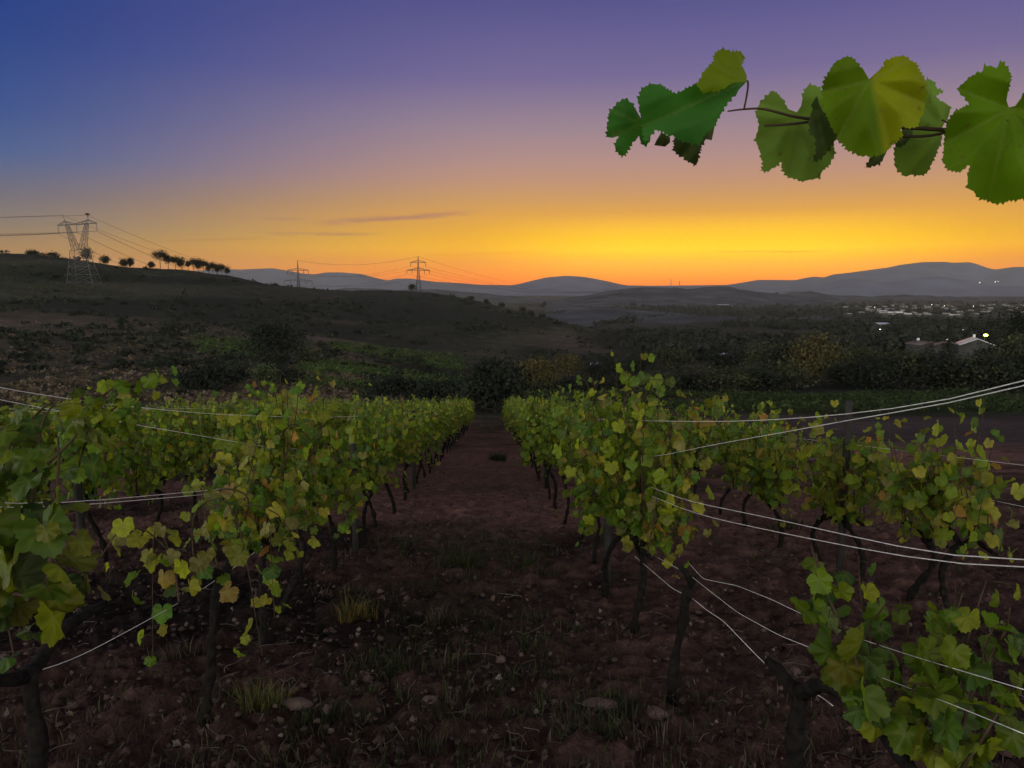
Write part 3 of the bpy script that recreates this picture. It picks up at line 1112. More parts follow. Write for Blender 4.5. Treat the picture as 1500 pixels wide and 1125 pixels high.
def near_left():
    rng = np.random.default_rng(41)
    x, y = -1.50, 2.36
    base = (x, y, z1(x, y))
    st, sc, sl = Soup(), Soup(), Soup()
    p = spline([(0, 0, -0.06), (-0.01, 0, 0.25), (0.015, 0, 0.5), (0.0, 0, 0.78)], 16)
    tube(st, p, np.linspace(0.029, 0.024, 16) * (1 + 0.2 * rng.uniform(-1, 1, 16)), 8, rng=rng, rough=0.15)
    tube(st, spline([(0, 0, 0.75), (0.0, -0.25, 0.84), (0.02, -0.6, 0.84)], 8), np.linspace(0.026, 0.015, 8), 6, rng=rng, rough=0.2)
    tube(st, spline([(0, 0, 0.75), (0.02, 0.2, 0.82), (0.03, 0.45, 0.80)], 8), np.linspace(0.026, 0.015, 8), 6, rng=rng, rough=0.2)
    Y = 1.85
    paths = [([(10, 905), (35, 800), (50, 700), (62, 620), (85, 585)], Y, 0.06), ([(60, 900), (75, 800), (85, 690), (85, 640)], Y - .1, 0.08), ([(-30, 880), (-20, 760), (5, 680), (20, 640)], Y, 0.1),
             ([(20, 870), (60, 870), (75, 820), (60, 760)], Y - .15, 0.2), ([(-10, 900), (10, 840), (10, 900), (20, 960)], Y, 0.45),
             ([(70, 680), (110, 640), (135, 600), (160, 580)], Y + .5, 0.1), ([(90, 680), (120, 620), (150, 580), (195, 556), (248, 552)], Y + .9, 0.02), ([(110, 700), (130, 640), (165, 600), (205, 575)], Y + .9, 0.02), ([(150, 700), (160, 640), (180, 590), (190, 565)], Y + .95, 0.05), ([(-60, 800), (-50, 700), (-20, 640), (10, 625)], Y + .1, 0.1),
             ([(40, 880), (70, 850), (90, 845), (95, 880)], Y - .1, 0.25), ([(30, 720), (30, 640), (55, 605), (75, 590)], Y + .05, 0.05)]
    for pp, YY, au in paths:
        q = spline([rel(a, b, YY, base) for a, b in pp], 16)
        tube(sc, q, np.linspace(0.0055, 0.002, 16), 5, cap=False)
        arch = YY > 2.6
        leaves_on_path(sl, sc, q, rng, T_NEAR, au, (0.034, 0.05) if arch else (0.052, 0.076), step=0.022 if arch else 0.040, petioles=True, face=(0.5, -0.7, 0), spread=0.7, tone=0.9 if arch else 0.5)  # low tone on the large leaves puts vignette darkness into their colour
    near.append(vine_object((st, sc, sl), base, 'nearest left vine with large vignette-darkened green leaves at the left picture edge', GVL))


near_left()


def near_right():
    rng = np.random.default_rng(43)
    x, y = 1.02, 2.34
    base = (x, y, z1(x, y))
    st, sc, sl = Soup(), Soup(), Soup()
    p = spline([(-0.02, 0, -0.06), (0.0, 0, 0.25), (-0.02, 0, 0.5), (-0.01, 0, 0.70)], 16)
    tube(st, p, np.linspace(0.032, 0.026, 16) * (1 + 0.15 * rng.uniform(-1, 1, 16)), 9, rng=rng, rough=0.15)
    tube(st, spline([(-0.01, 0, 0.68), (0.02, -0.15, 0.78), (0.04, -0.4, 0.80), (0.05, -0.75, 0.74)], 14), np.linspace(0.026, 0.016, 14), 8, rng=rng, rough=0.3)
    tube(st, spline([(-0.01, 0, 0.66), (-0.06, 0.05, 0.72), (-0.09, 0.1, 0.74)], 6), np.linspace(0.026, 0.014, 6), 7, rng=rng, rough=0.2)
    paths = [([(1290, 1060), (1265, 985), (1225, 900), (1205, 850), (1188, 800)], 1.85, 0.02, 1.0), ([(1300, 1050), (1280, 960), (1262, 880), (1258, 815)], 2.15, 0.0, 0.6), ([(1320, 1070), (1318, 990), (1330, 920), (1318, 880)], 1.95, 0.12, 0.7),
             ([(1370, 1100), (1400, 1010), (1420, 930), (1445, 850)], 1.75, 0.02, 1.1), ([(1400, 1100), (1430, 1000), (1470, 930), (1480, 890)], 1.7, 0.02, 0.9),
             ([(1340, 1100), (1370, 1020), (1385, 950), (1400, 880)], 1.8, 0.03, 1.0), ([(1300, 1060), (1290, 1075), (1330, 1060), (1365, 1080)], 1.85, 0.85, 0.9),
             ([(1300, 1045), (1260, 1010), (1240, 1010), (1236, 1030)], 1.85, 0.5, 0.8), ([(1430, 1130), (1400, 1090), (1385, 1070), (1375, 1110)], 1.7, 0.1, 1.0),
             ([(1380, 1110), (1390, 1060), (1370, 1010), (1330, 1000)], 1.75, 0.12, 0.6), ([(1290, 1060), (1250, 960), (1215, 880), (1195, 810)], 1.8, 0.02, 0.9), ([(1410, 1090), (1400, 980), (1395, 920), (1410, 870)], 1.85, 0.02, 1.0), ([(1330, 1060), (1300, 980), (1280, 920), (1300, 880)], 2.0, 0.03, 0.7), ([(1440, 1120), (1450, 1040), (1440, 960), (1465, 900)], 1.7, 0.02, 0.9), ([(1400, 1140), (1440, 1080), (1470, 1030), (1490, 1000)], 1.65, 0.08, 0.6)]
    for pp, YY, au, dn in paths:
        q = spline([rel(a, b, YY, base) for a, b in pp], 16)
        tube(sc, q, np.linspace(0.0055, 0.002, 16), 5, cap=False)
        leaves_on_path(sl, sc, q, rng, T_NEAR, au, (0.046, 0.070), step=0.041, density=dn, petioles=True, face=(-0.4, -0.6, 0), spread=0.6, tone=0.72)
    near.append(vine_object((st, sc, sl), base, 'nearest right vine with low green shoots and a few orange leaves', GVR))


near_right()


def inside(poly, p):
    c = False
    x, y = p
    j = len(poly) - 1
    for i in range(len(poly)):
        (x0, y0), (x1, y1) = poly[i], poly[j]
        if (y0 > y) != (y1 > y) and x < (x1 - x0) * (y - y0) / (y1 - y0) + x0:
            c = not c
        j = i
    return c


def leaf_traced(root, poly, stalk, Yd, tilt, cup, colr, second, base, rng):
    """one big blade with its own outline: toothed edge, folded along its veins, curved in depth"""
    from mathutils.geometry import delaunay_2d_cdt
    P = [np.array(p, float) for p in poly]
    edge = []
    per = 0.0
    for i, a in enumerate(P):                    # teeth along the edge, none in the sinus at the stalk
        b = P[(i + 1) % len(P)]
        L = np.linalg.norm(b - a)
        nrm = np.array([b[1] - a[1], a[0] - b[0]]) / max(L, 1e-6)
        k = max(1, int(round(L / rng.uniform(11, 22))))
        for q in range(k):
            m = a + (b - a) * q / k
            near_s = np.linalg.norm(m - np.array(stalk)) < 60
            edge.append(m + nrm * (0 if near_s else rng.uniform(1.0, 9.5)))
            if not near_s:
                edge.append(a + (b - a) * (q + rng.uniform(.25, .5)) / k - nrm * rng.uniform(-2.0, 3.0))
    pts = [Vector((float(e[0]), float(e[1]))) for e in edge]
    n = len(pts)
    E = [(i, (i + 1) % n) for i in range(n)]
    xs = np.array([p.x for p in pts])
    ys = np.array([p.y for p in pts])
    pl = [(p.x, p.y) for p in pts]
    for gx in np.arange(xs.min(), xs.max(), 9.0):
        for gy in np.arange(ys.min(), ys.max(), 9.0):
            q = (gx + rng.uniform(-2, 2), gy + rng.uniform(-2, 2))
            if inside(pl, q):
                pts.append(Vector(q))
    co, _, faces, *_ = delaunay_2d_cdt(pts, E, [], 1, 1e-4)
    co = np.array([(c.x, c.y) for c in co])
    st_ = np.array(stalk, float)
    d = co - st_
    ctr = np.array([xs.mean(), ys.mean()])
    R0 = max(np.ptp(xs), np.ptp(ys))
    # veins run from the stalk to the far points of the blade
    ang0 = math.atan2(ctr[1] - st_[1], ctr[0] - st_[0])
    vd = 9.0
    ridge = np.full(len(co), 1e9)
    for da, ll in ((0, 1.0), (.85, .95), (-.85, .95), (1.7, .8), (-1.7, .8)):
        u = np.array([math.cos(ang0 + da), math.sin(ang0 + da)])
        t = d @ u
        off = np.abs(d[:, 0] * u[1] - d[:, 1] * u[0])
        ridge = np.minimum(ridge, np.where(t > -2, off, np.linalg.norm(d, axis=1)))
    vein = np.exp(-(ridge / 4.0) ** 2) * 0.8
    w = (co - ctr) / R0
    k = R0 / 2.344 / F * Yd                      # real size of the blade in metres
    dep = (w[:, 0] * tilt[0] + w[:, 1] * tilt[1]) * k + cup * 0.35 * k * (w ** 2).sum(1) - 0.10 * k * np.minimum(ridge / R0, .16) / .16 \
        + 0.03 * k * np.sin(9 * w[:, 0] + rng.uniform(0, 6)) * np.sin(8 * w[:, 1] + rng.uniform(0, 6))
    V = np.array([rel(860 + c[0] / 2.344, 40 + c[1] / 2.344, Yd + z, base) for c, z in zip(co, dep)])
    K = np.tile(np.array([*colr, 0.0]), (len(co), 1))
    if second:
        c2, a, b = second
        a, b = np.array(a, float), np.array(b, float)
        sd = ((b - a)[1] * (co - a)[:, 0] - (b - a)[0] * (co - a)[:, 1]) / np.linalg.norm(b - a)
        wgt = smooth01(sd, -4, 22)[:, None]
        K[:, :3] = K[:, :3] * (1 - wgt) + np.array(c2) * wgt
    K[:, 3] = vein
    s = Soup()
    loops, sizes = [], []
    for f in faces:
        loops += list(f)[::-1]
        sizes.append(len(f))
    s.add(V, loops, sizes, K)
    s.obj('leaf', M_bigleaf, root)


def overhanging_vine():
    """vine at the camera's right hand whose long shoot reaches across the sky; its own trunk stands outside the picture"""
    rng = np.random.default_rng(47)
    base = (1.12, 0.62, z1(1.12, 0.62))
    root = thing('grapevine', 'long shoot of big serrated leaves hanging in front of the sky', 'grapevine', base, GVR)
    st, sc = Soup(), Soup()
    p = spline([(0, 0, -0.06), (0.02, 0, 0.3), (-0.02, 0.01, 0.6), (0, 0.02, 0.8)], 14)
    tube(st, p, np.linspace(0.042, 0.032, 14), 8, rng=rng, rough=0.2)
    st.obj('trunk', M_bark, root)
    Y = 0.92
    R_ = lambda a, b, dy=0.0: rel(a, b, Y + dy, base)
    main = spline([(0, 0.02, 0.78), (0.06, 0.1, 1.2), (0.03, 0.22, 1.62), R_(1560, 208, -.02), R_(1470, 196), R_(1395, 191), R_(1320, 186), R_(1235, 178), R_(1170, 172), R_(1120, 160), R_(1090, 160), R_(1066, 163)], 60)
    tube(sc, main, np.linspace(0.0045, 0.0009, 60), 6)
    for pts, rr in (([R_(1120, 184), R_(1168, 181), R_(1195, 176)], 0.0016), ([R_(1320, 200), R_(1360, 199), R_(1395, 192)], 0.0018)):
        s2 = Soup()
        tube(s2, spline(pts, 8), rr, 5)
        s2.obj('cane', M_cane, root)
    tube(sc, spline([R_(1090, 160), R_(1094, 140), R_(1096, 120), R_(1088, 118)], 8), 0.0012, 5)
    tube(sc, spline([R_(1235, 178), R_(1262, 150), R_(1276, 132, -.03)], 8), 0.0013, 5)
    tube(sc, spline([R_(1470, 196), R_(1474, 184, -.02), R_(1476, 176, -.03)], 6), 0.0013, 5)
    tube(sc, spline([R_(1395, 191), R_(1388, 180, .02), R_(1380, 176, .03)], 6), 0.0012, 5)
    sc.obj('cane', M_cane, root)
    bluegreen, deep, pale, yellow, dark = (0.042, 0.150, 0.022), (0.105, 0.185, 0.004), (0.140, 0.240, 0.036), (0.225, 0.255, 0.005), (0.050, 0.075, 0.024)
    # outline in 1/2.344 photo pixels from (860, 40); stalk point; depth; tilt; cup; colour; second colour right of a line
    Lv = [
        ([(135, 245), (160, 265), (172, 290), (188, 318), (205, 345), (218, 375), (205, 408), (185, 400), (178, 372), (160, 388), (148, 405), (138, 430), (122, 447), (110, 432), (98, 428), (97, 400), (108, 372), (88, 378), (68, 375), (68, 345), (75, 310), (80, 285), (105, 262), (125, 250)],
         (185, 330), -.01, (.25, .2), 2.0, bluegreen, None),
        ([(175, 240), (190, 210), (215, 195), (250, 197), (275, 215), (300, 228), (330, 220), (365, 198), (400, 190), (470, 190), (540, 178), (548, 187), (520, 215), (490, 250), (465, 285), (450, 310), (440, 335), (425, 345), (400, 370), (385, 400), (360, 400), (330, 390), (300, 370), (280, 375), (255, 355), (235, 350), (215, 375), (200, 395), (190, 350), (185, 300), (178, 275)],
         (545, 186), -.03, (.35, .25), 1.2, bluegreen, None),
        ([(376, 196), (410, 140), (435, 120), (440, 90), (465, 75), (490, 85), (525, 82), (540, 105), (530, 125), (548, 165), (548, 187), (505, 190), (450, 215), (400, 225)],
         (545, 186), -.036, (.5, -.5), 1.6, (0.130, 0.180, 0.006), None),
        ([(296, 380), (330, 384), (365, 380), (398, 366), (430, 336), (440, 322), (436, 350), (428, 388), (408, 384), (396, 402), (385, 430), (377, 476), (350, 460), (320, 440), (298, 420)],
         (420, 340), .03, (-.4, .5), 2.0, dark, None),
        ([(255, 360), (285, 378), (285, 395), (268, 410), (230, 405), (240, 385)], (270, 370), .02, (-.3, .5), 2.0, dark, None),
        ([(580, 290), (600, 255), (630, 218), (660, 232), (678, 255), (690, 280), (720, 292), (735, 270), (745, 215), (765, 195), (800, 205), (830, 300), (850, 430), (835, 470), (805, 495), (800, 515), (770, 520), (740, 528), (712, 520), (690, 515), (672, 490), (665, 462), (645, 480), (620, 492), (597, 495), (605, 465), (595, 430), (585, 395), (577, 390), (590, 340)],
         (724, 300), .035, (.12, .1), 0.9, pale, None),
        ([(790, 235), (795, 260), (810, 290), (845, 310), (860, 360), (855, 385), (830, 420), (800, 450), (775, 465), (790, 420), (782, 375), (765, 370), (760, 320), (775, 280), (768, 268)],
         (790, 290), -.02, (.9, .2), 3.0, dark, None),
        ([(968, 178), (940, 130), (915, 100), (885, 98), (850, 120), (828, 150), (808, 178), (805, 215), (800, 260), (815, 300), (840, 350), (862, 395), (890, 425), (920, 440), (960, 447), (1000, 445), (1030, 425), (1060, 400), (1085, 375), (1080, 340), (1100, 350), (1135, 345), (1155, 300), (1168, 240), (1165, 190), (1155, 160), (1135, 125), (1110, 110), (1090, 95), (1050, 97), (1020, 115), (1005, 145)],
         (968, 186), -.05, (.05, .12), 1.0, deep, (yellow, (968, 178), (1010, 440))),
        ([(1165, 175), (1195, 190), (1200, 210), (1225, 215), (1195, 240), (1220, 255), (1250, 275), (1240, 310), (1215, 350), (1220, 380), (1200, 430), (1190, 455), (1165, 500), (1140, 508), (1110, 505), (1095, 512), (1070, 495), (1055, 470), (1055, 415), (1085, 350), (1120, 300), (1150, 240)],
         (1225, 345), .045, (.2, .1), 1.2, pale, None),
        ([(975, 435), (1040, 400), (1025, 435), (1005, 470), (985, 475), (958, 483)], (1040, 405), .03, (.4, .3), 2.0, dark, None),
        ([(1085, 345), (1120, 352), (1115, 375), (1090, 405), (1060, 412), (1072, 380)], (1120, 352), .02, (.5, .2), 2.0, dark, None),
        ([(1270, 212), (1300, 185), (1325, 165), (1360, 150), (1362, 130), (1410, 140), (1415, 115), (1445, 135), (1455, 170), (1450, 200), (1440, 250), (1448, 275), (1470, 270), (1500, 230), (1540, 200), (1600, 190), (1640, 230), (1650, 330), (1630, 420), (1600, 500), (1560, 560), (1500, 590), (1440, 595), (1410, 608), (1375, 595), (1350, 590), (1330, 565), (1305, 550), (1310, 500), (1312, 472), (1280, 495), (1240, 490), (1222, 465), (1225, 430), (1225, 400), (1240, 320), (1260, 290), (1315, 265)],
         (1450, 280), -.03, (-.1, .1), 0.8, (0.098, 0.190, 0.004), None),
    ]
    for poly, stalk, dy, tilt, cup, colr, second in Lv:
        leaf_traced(root, poly, stalk, Y + dy, tilt, cup, colr, second, base, rng)


overhanging_vine()

# ------------------------------------------------------------------ posts and wires


def post(x, y, h, label, r=0.035, group='vineyard posts', lean=0.0):
    s = Soup()
    rng = np.random.default_rng(int(abs(x * 100 + y * 10)))
    tube(s, [(0, 0, -0.15), (lean * .3, 0, h * 0.3), (lean * .7, 0, h * 0.7), (lean, 0, h)], [r * 1.05, r, r, r * 0.95], 8, rng=rng, rough=0.06)
    root = s.obj('vineyard_post', M_post)
    root.location = (x, y, z1(x, y))
    tag(root, label, 'post', group)


post(XL2 + 0.02, 7.25, 1.35, 'dark post among the vines of the second row left of the path', 0.04)
post(3.17, 6.65, 1.64, 'tall weathered post standing above the low right hand vines', 0.034)
post(XL - 0.02, 8.2, 1.2, 'slim post left of the path, first along the green wall')
post(XR + 0.02, 6.55, 1.55, 'slim post beside a leaning trunk right of the path')
for x, nm in ((XL, 'the green wall left of the path'), (XR, 'the green wall right of the path')):
    for y in (14.2, 20.2, 26.2, 32.2, 38.2):
        post(x, y, 1.5, 'slim post almost hidden in %s' % nm)
post(XR2, 13.4, 1.45, 'slim grey post in the low right hand row')


for x, nm in ((-1.5, 'left'), (1.0, 'right')):
    post(x, -2.2, 1.5, 'dark end post holding the wires of the row %s of the path' % nm, 0.045)


def wire(pts, label, r=0.0022, n=60, group=None, name='trellis_wire'):
    s = Soup()
    tube(s, strung(pts, n), r, 5)
    tag(s.obj(name, M_wire), label, 'wire', group)


def low_line(x, y0, y1, h, label, r=0.0013, group='trellis wires of the rows'):
    ys = np.linspace(y0, y1, 12)
    pts = [(x + 0.02 * math.sin(q), q, -0.153 * min(q, 44) + h) for q in ys]
    wire(pts, label, r, 30, group)


def seen(lst):
    return [at(a, b, Y) for a, b, Y in lst]


def dl(px):
    return 1.5 / (722 - px) * F


def dr(px):
    return 1.0 / (px - 722) * F


wire([(-1.5, -2.2, 1.72), (-1.6, 1.2, 1.68)] + seen([(0, 572, dl(0)), (70, 580, dl(70)), (150, 592, dl(150)), (230, 600, dl(230)), (330, 608, dl(330)), (470, 612, dl(470))]) + [(XL, 12, -0.153 * 12 + 1.46), (XL, 46, -0.153 * 44 + 1.4)],
     'upper pale wire running over the leaves left of the path', 0.0014, 120, 'wires of the left row')
wire([(-1.5, -2.2, 1.60), (-1.6, 1.2, 1.66)] + seen([(0, 587, dl(0)), (60, 598, dl(60)), (150, 614, dl(150)), (280, 636, dl(280)), (350, 648, dl(350)), (420, 660, dl(420))]) + [(XL, 9, -0.153 * 9 + 1.18), (XL, 46, -0.153 * 44 + 1.15)],
     'second pale wire slanting through leaves left of the path', 0.0014, 120, 'wires of the left row')
wire([(-1.5, -2.2, 1.42), (-1.55, 1.2, 1.4)] + seen([(0, 745, dl(0)), (110, 736, dl(110)), (230, 725, dl(230)), (345, 715, dl(345))]) + [(XL, 8, -0.153 * 8 + 1.0), (XL, 46, -0.153 * 44 + 0.95)],
     'higher of the bright middle wires left of the path', 0.0014, 120, 'wires of the left row')
wire([(-1.5, -2.2, 1.36), (-1.5, 1.2, 1.38)] + seen([(0, 750, dl(0) + .05), (110, 741, dl(110) + .05), (230, 730, dl(230) + .05), (325, 723, dl(325))]) + [(XL + .03, 8, -0.153 * 8 + 0.94), (XL + .03, 46, -0.153 * 44 + 0.9)],
     'lower of the bright middle wires left of the path', 0.0014, 120, 'wires of the left row')
wire([(-1.5, -2.2, 0.9), (-1.5, 1.4, 0.85)] + seen([(0, 1002, dl(0)), (40, 985, dl(40)), (78, 978, dl(78)), (130, 955, dl(130)), (210, 912, dl(210)), (292, 866, dl(292)), (345, 830, dl(345)), (390, 796, dl(390))]) + [(XL, 6.5, -1.0 + 0.7)],
     'loose low wire sagging across the bare stump left of the path', 0.0016, 110, 'wires of the left row')
wire([(1.0, -2.2, 1.72), (1.0, 0.9, 1.68)] + seen([(1500, 574, dr(1500)), (1380, 590, dr(1380)), (1260, 606, dr(1260)), (1150, 615, dr(1150)), (1043, 618, dr(1043)), (930, 616, dr(930))]) + [(XR, 9, -0.153 * 9 + 1.45), (XR, 46, -0.153 * 44 + 1.4)],
     'upper pale wire crossing the low vines on the right', 0.0014, 120, 'wires of the right row')
wire([(1.0, -2.2, 1.66), (1.0, 0.9, 1.66)] + seen([(1500, 579, dr(1500)), (1400, 592, dr(1400)), (1300, 603, dr(1300)), (1180, 628, dr(1180)), (1040, 652, dr(1040)), (950, 672, dr(950))]) + [(XR, 9, -0.153 * 9 + 1.2), (XR, 46, -0.153 * 44 + 1.15)],
     'second pale wire slanting down below the upper right one', 0.0014, 120, 'wires of the right row')
wire([(1.0, -2.2, 1.36), (1.0, 0.9, 1.36)] + seen([(1500, 843, dr(1500)), (1420, 824, dr(1420)), (1300, 798, dr(1300)), (1150, 763, dr(1150)), (1000, 733, dr(1000))]) + [(XR, 7, -0.153 * 7 + 1.05), (XR, 46, -0.153 * 44 + 0.95)],
     'higher of the two bright wires crossing in front of the right vines', 0.0014, 120, 'wires of the right row')
wire([(1.0, -2.2, 1.30), (1.0, 0.9, 1.33)] + seen([(1500, 847, dr(1500) + .04), (1400, 830, dr(1400) + .04), (1270, 806, dr(1270) + .04), (1150, 782, dr(1150)), (1020, 754, dr(1020))]) + [(XR, 6.5, -0.153 * 6.5 + 0.98), (XR + .03, 46, -0.153 * 44 + 0.9)],
     'lower of the two bright wires crossing in front of the right vines', 0.0014, 120, 'wires of the right row')
wire(seen([(930, 815, 5.2), (985, 862, 4.3), (1020, 880, 3.9), (1030, 890, 3.85), (1060, 910, 3.4), (1110, 962, 2.95), (1135, 985, 2.75), (1165, 1003, 2.55), (1200, 1018, 2.4), (1220, 1034, 2.28)]),
     'loose bright wire dropping from the bare right stump to the near vine', 0.0016, 90, 'wires of the right row')
wire(seen([(960, 815, 4.7), (1010, 842, 4.0), (1040, 866, 3.5), (1080, 897, 3.1), (1140, 930, 2.65), (1195, 952, 2.36), (1290, 992, 1.95), (1390, 1030, 1.68), (1500, 1075, 1.45)]),
     'thin loose wire slanting behind the near right shoots', 0.0011, 90, 'wires of the right row')
wire(seen([(1010, 826, 4.0), (1030, 848, 3.65), (1080, 858, 3.2), (1130, 878, 2.75), (1180, 902, 2.45), (1260, 936, 2.1), (1340, 962, 1.85), (1500, 1010, 1.5)]),
     'thin upper loose wire above the ground right of the bare stump', 0.0011, 90, 'wires of the right row')
for x, y0, nm in ((XL2, 5.0, 'second row left of the path'), (XL3, 8.0, 'third row left of the path')):
    low_line(x, y0, 45, 1.58, 'upper wire of the %s' % nm)
    low_line(x, y0, 45, 1.0, 'lower wire of the %s' % nm)
low_line(XR2, 3.8, 45, 1.24, 'upper thin wire among the yellowing vines on the right')
low_line(XR2, 3.8, 45, 0.98, 'lower thin wire among the yellowing vines on the right')

# ------------------------------------------------------------------ ground clutter in the vineyard
rg = np.random.default_rng(77)


def scatter_xy(n, rmax, rmin=2.2, power=1.0):
    r = rmin * (rmax / rmin) ** (rg.random(n) ** power)
    a = rg.uniform(-0.70, 0.70, n) + YAW
    return r * np.sin(a), r * np.cos(a)


def litter():
    s = Soup()
    x, y = scatter_xy(3600, 20)
    z = Z(x, y) + 0.02 + rg.uniform(-0.005, 0.03, len(x))
    n = unit(np.stack([rg.normal(0, 0.5, len(x)), rg.normal(0, 0.5, len(x)) - 0.1, np.ones(len(x))], 1))
    t = np.stack([rg.normal(0, 1, len(x)), rg.normal(0, 1, len(x)), np.zeros(len(x))], 1)
    pal = np.array([[0.06, 0.042, 0.032], [0.09, 0.06, 0.048], [0.045, 0.034, 0.028], [0.11, 0.09, 0.078], [0.04, 0.032, 0.028], [0.055, 0.04, 0.034]])
    c = pal[rg.integers(0, 6, len(x))] * rg.uniform(0.6, 1.3, (len(x), 1))
    add_leaves(s, T_MID, np.stack([x, y, z], 1), t, n, rg.uniform(0.006, 0.021, len(x)) * np.where(rg.random(len(x)) < .08, 1.6, 1.0), c, rg, curl=(-2.2, 2.2), fold=(-1.6, 1.6))
    struct(s.obj('leaf_litter', M_litter), 'stuff')


litter()


def blades(s, cx, cy, n, h, spread, cols, lean=0.5, w=0.004):
    """grass blades, each a bent three sided strip"""
    a = rg.uniform(0, 2 * math.pi, n)
    rr = np.sqrt(rg.random(n)) * spread
    bx, by = cx + rr * np.cos(a), cy + rr * np.sin(a)
    bz = Z(bx, by) - 0.01
    hh = h * rg.uniform(0.25, 1.15, n)
    la = a + rg.normal(0, 0.9, n)
    le = rg.uniform(0.1, lean, n) * hh
    d = np.stack([np.cos(la), np.sin(la)], 1)
    sd = np.stack([-d[:, 1], d[:, 0]], 1) * (w * rg.uniform(0.6, 1.4, n))[:, None]
    B = np.stack([bx, by], 1)
    V = np.zeros((n, 5, 3))
    V[:, 0, :2], V[:, 1, :2] = B - sd, B + sd
    V[:, 2, :2], V[:, 3, :2] = B + d * (le * .35)[:, None] - sd * .7, B + d * (le * .35)[:, None] + sd * .7
    V[:, 4, :2] = B + d * le[:, None]
    V[:, 0, 2] = V[:, 1, 2] = bz
    V[:, 2, 2] = V[:, 3, 2] = bz + hh * .6
    V[:, 4, 2] = bz + hh
    base = (np.arange(n) * 5)[:, None]
    loops = (base + np.array([[0, 1, 3, 2, 2, 3, 4]])).ravel()
    cc = np.asarray(cols)[rg.integers(0, len(cols), n)] * rg.uniform(0.6, 1.4, (n, 1))
    s.add(V.reshape(-1, 3), loops, np.tile([4, 3], n), np.repeat(cc, 5, axis=0))


DRY = [(0.065, 0.048, 0.034), (0.05, 0.036, 0.028), (0.10, 0.08, 0.06), (0.04, 0.03, 0.024)]
WEED = [(0.030, 0.045, 0.018), (0.045, 0.056, 0.022), (0.026, 0.036, 0.016), (0.06, 0.056, 0.03)]


def grass_cover():
    s = Soup()
    x, y = scatter_xy(5600, 42, 2.2, 0.8)
    mask = fbm(x * 0.6, y * 0.6, 3, 201)
    for px, py, m in zip(x, y, mask):
        if m < -0.04:
            continue
        green = (abs(px + 0.25) < 0.9 and rg.random() < 0.6) or rg.random() < 0.25
        k = 9 if py < 9 else 6
        blades(s, px, py, k, 0.07 + 0.10 * max(m, 0) * 2, 0.07, WEED if green else DRY, 1.0, 0.0028 if py < 7 else 0.004)
    struct(s.obj('short_dry_grass', M_grass), 'stuff')


grass_cover()


def tuft(px, py_base, Y, h, n, cols, label, spread=0.12):
    q = at(px, py_base, Y)
    s = Soup()
    for k in range(5):
        a, r = rg.uniform(0, 6.28), rg.uniform(0, spread * 1.1)
        blades(s, q[0] + r * math.cos(a), q[1] + r * math.sin(a), int(n * 0.3), h * rg.uniform(.4, .85), spread * rg.uniform(.35, .7), np.asarray(cols) * 0.85, 1.3, 0.0014 + 0.0003 * Y)
    o = s.obj('grass_tuft', M_grass)
    tag(o, label, 'grass tuft', 'weed tufts in the vineyard')


tuft(727, 672, 21.0, 0.34, 260, WEED, 'round green weed tuft alone on the far path', 0.3)
tuft(672, 825, 7.3, 0.30, 200, WEED, 'upright dark green weeds in the middle of the path', 0.28)
tuft(775, 830, 7.2, 0.26, 160, WEED, 'low green weeds right of the path centre', 0.25)
tuft(520, 905, 5.6, 0.28, 180, [(0.20, 0.13, 0.04), (0.14, 0.11, 0.04), (0.08, 0.08, 0.03)], 'orange brown grass tuft beside the left trunks', 0.13)
tuft(648, 920, 5.4, 0.22, 150, DRY, 'dry straw coloured tuft near the path middle', 0.14)
tuft(375, 1085, 3.8, 0.20, 200, [(0.09, 0.10, 0.03), (0.13, 0.12, 0.05)], 'yellow green tuft next to a pink stone', 0.12)
tuft(570, 1000, 4.4, 0.13, 160, WEED, 'short dark weeds low in the path centre', 0.2)
tuft(790, 960, 4.8, 0.17, 150, WEED, 'faint green tuft in the path right of centre', 0.17)
tuft(1150, 770, 9.5, 0.2, 150, WEED, 'weeds below the low right vines', 0.3)
tuft(260, 900, 4.6, 0.16, 120, DRY, 'dry tuft behind the bare left stump', 0.2)
tuft(910, 1080, 3.8, 0.14, 140, WEED, 'small green weeds low at the right of the path', 0.16)
tuft(480, 1095, 3.7, 0.15, 140, WEED, 'green weeds right of the pink stone', 0.16)


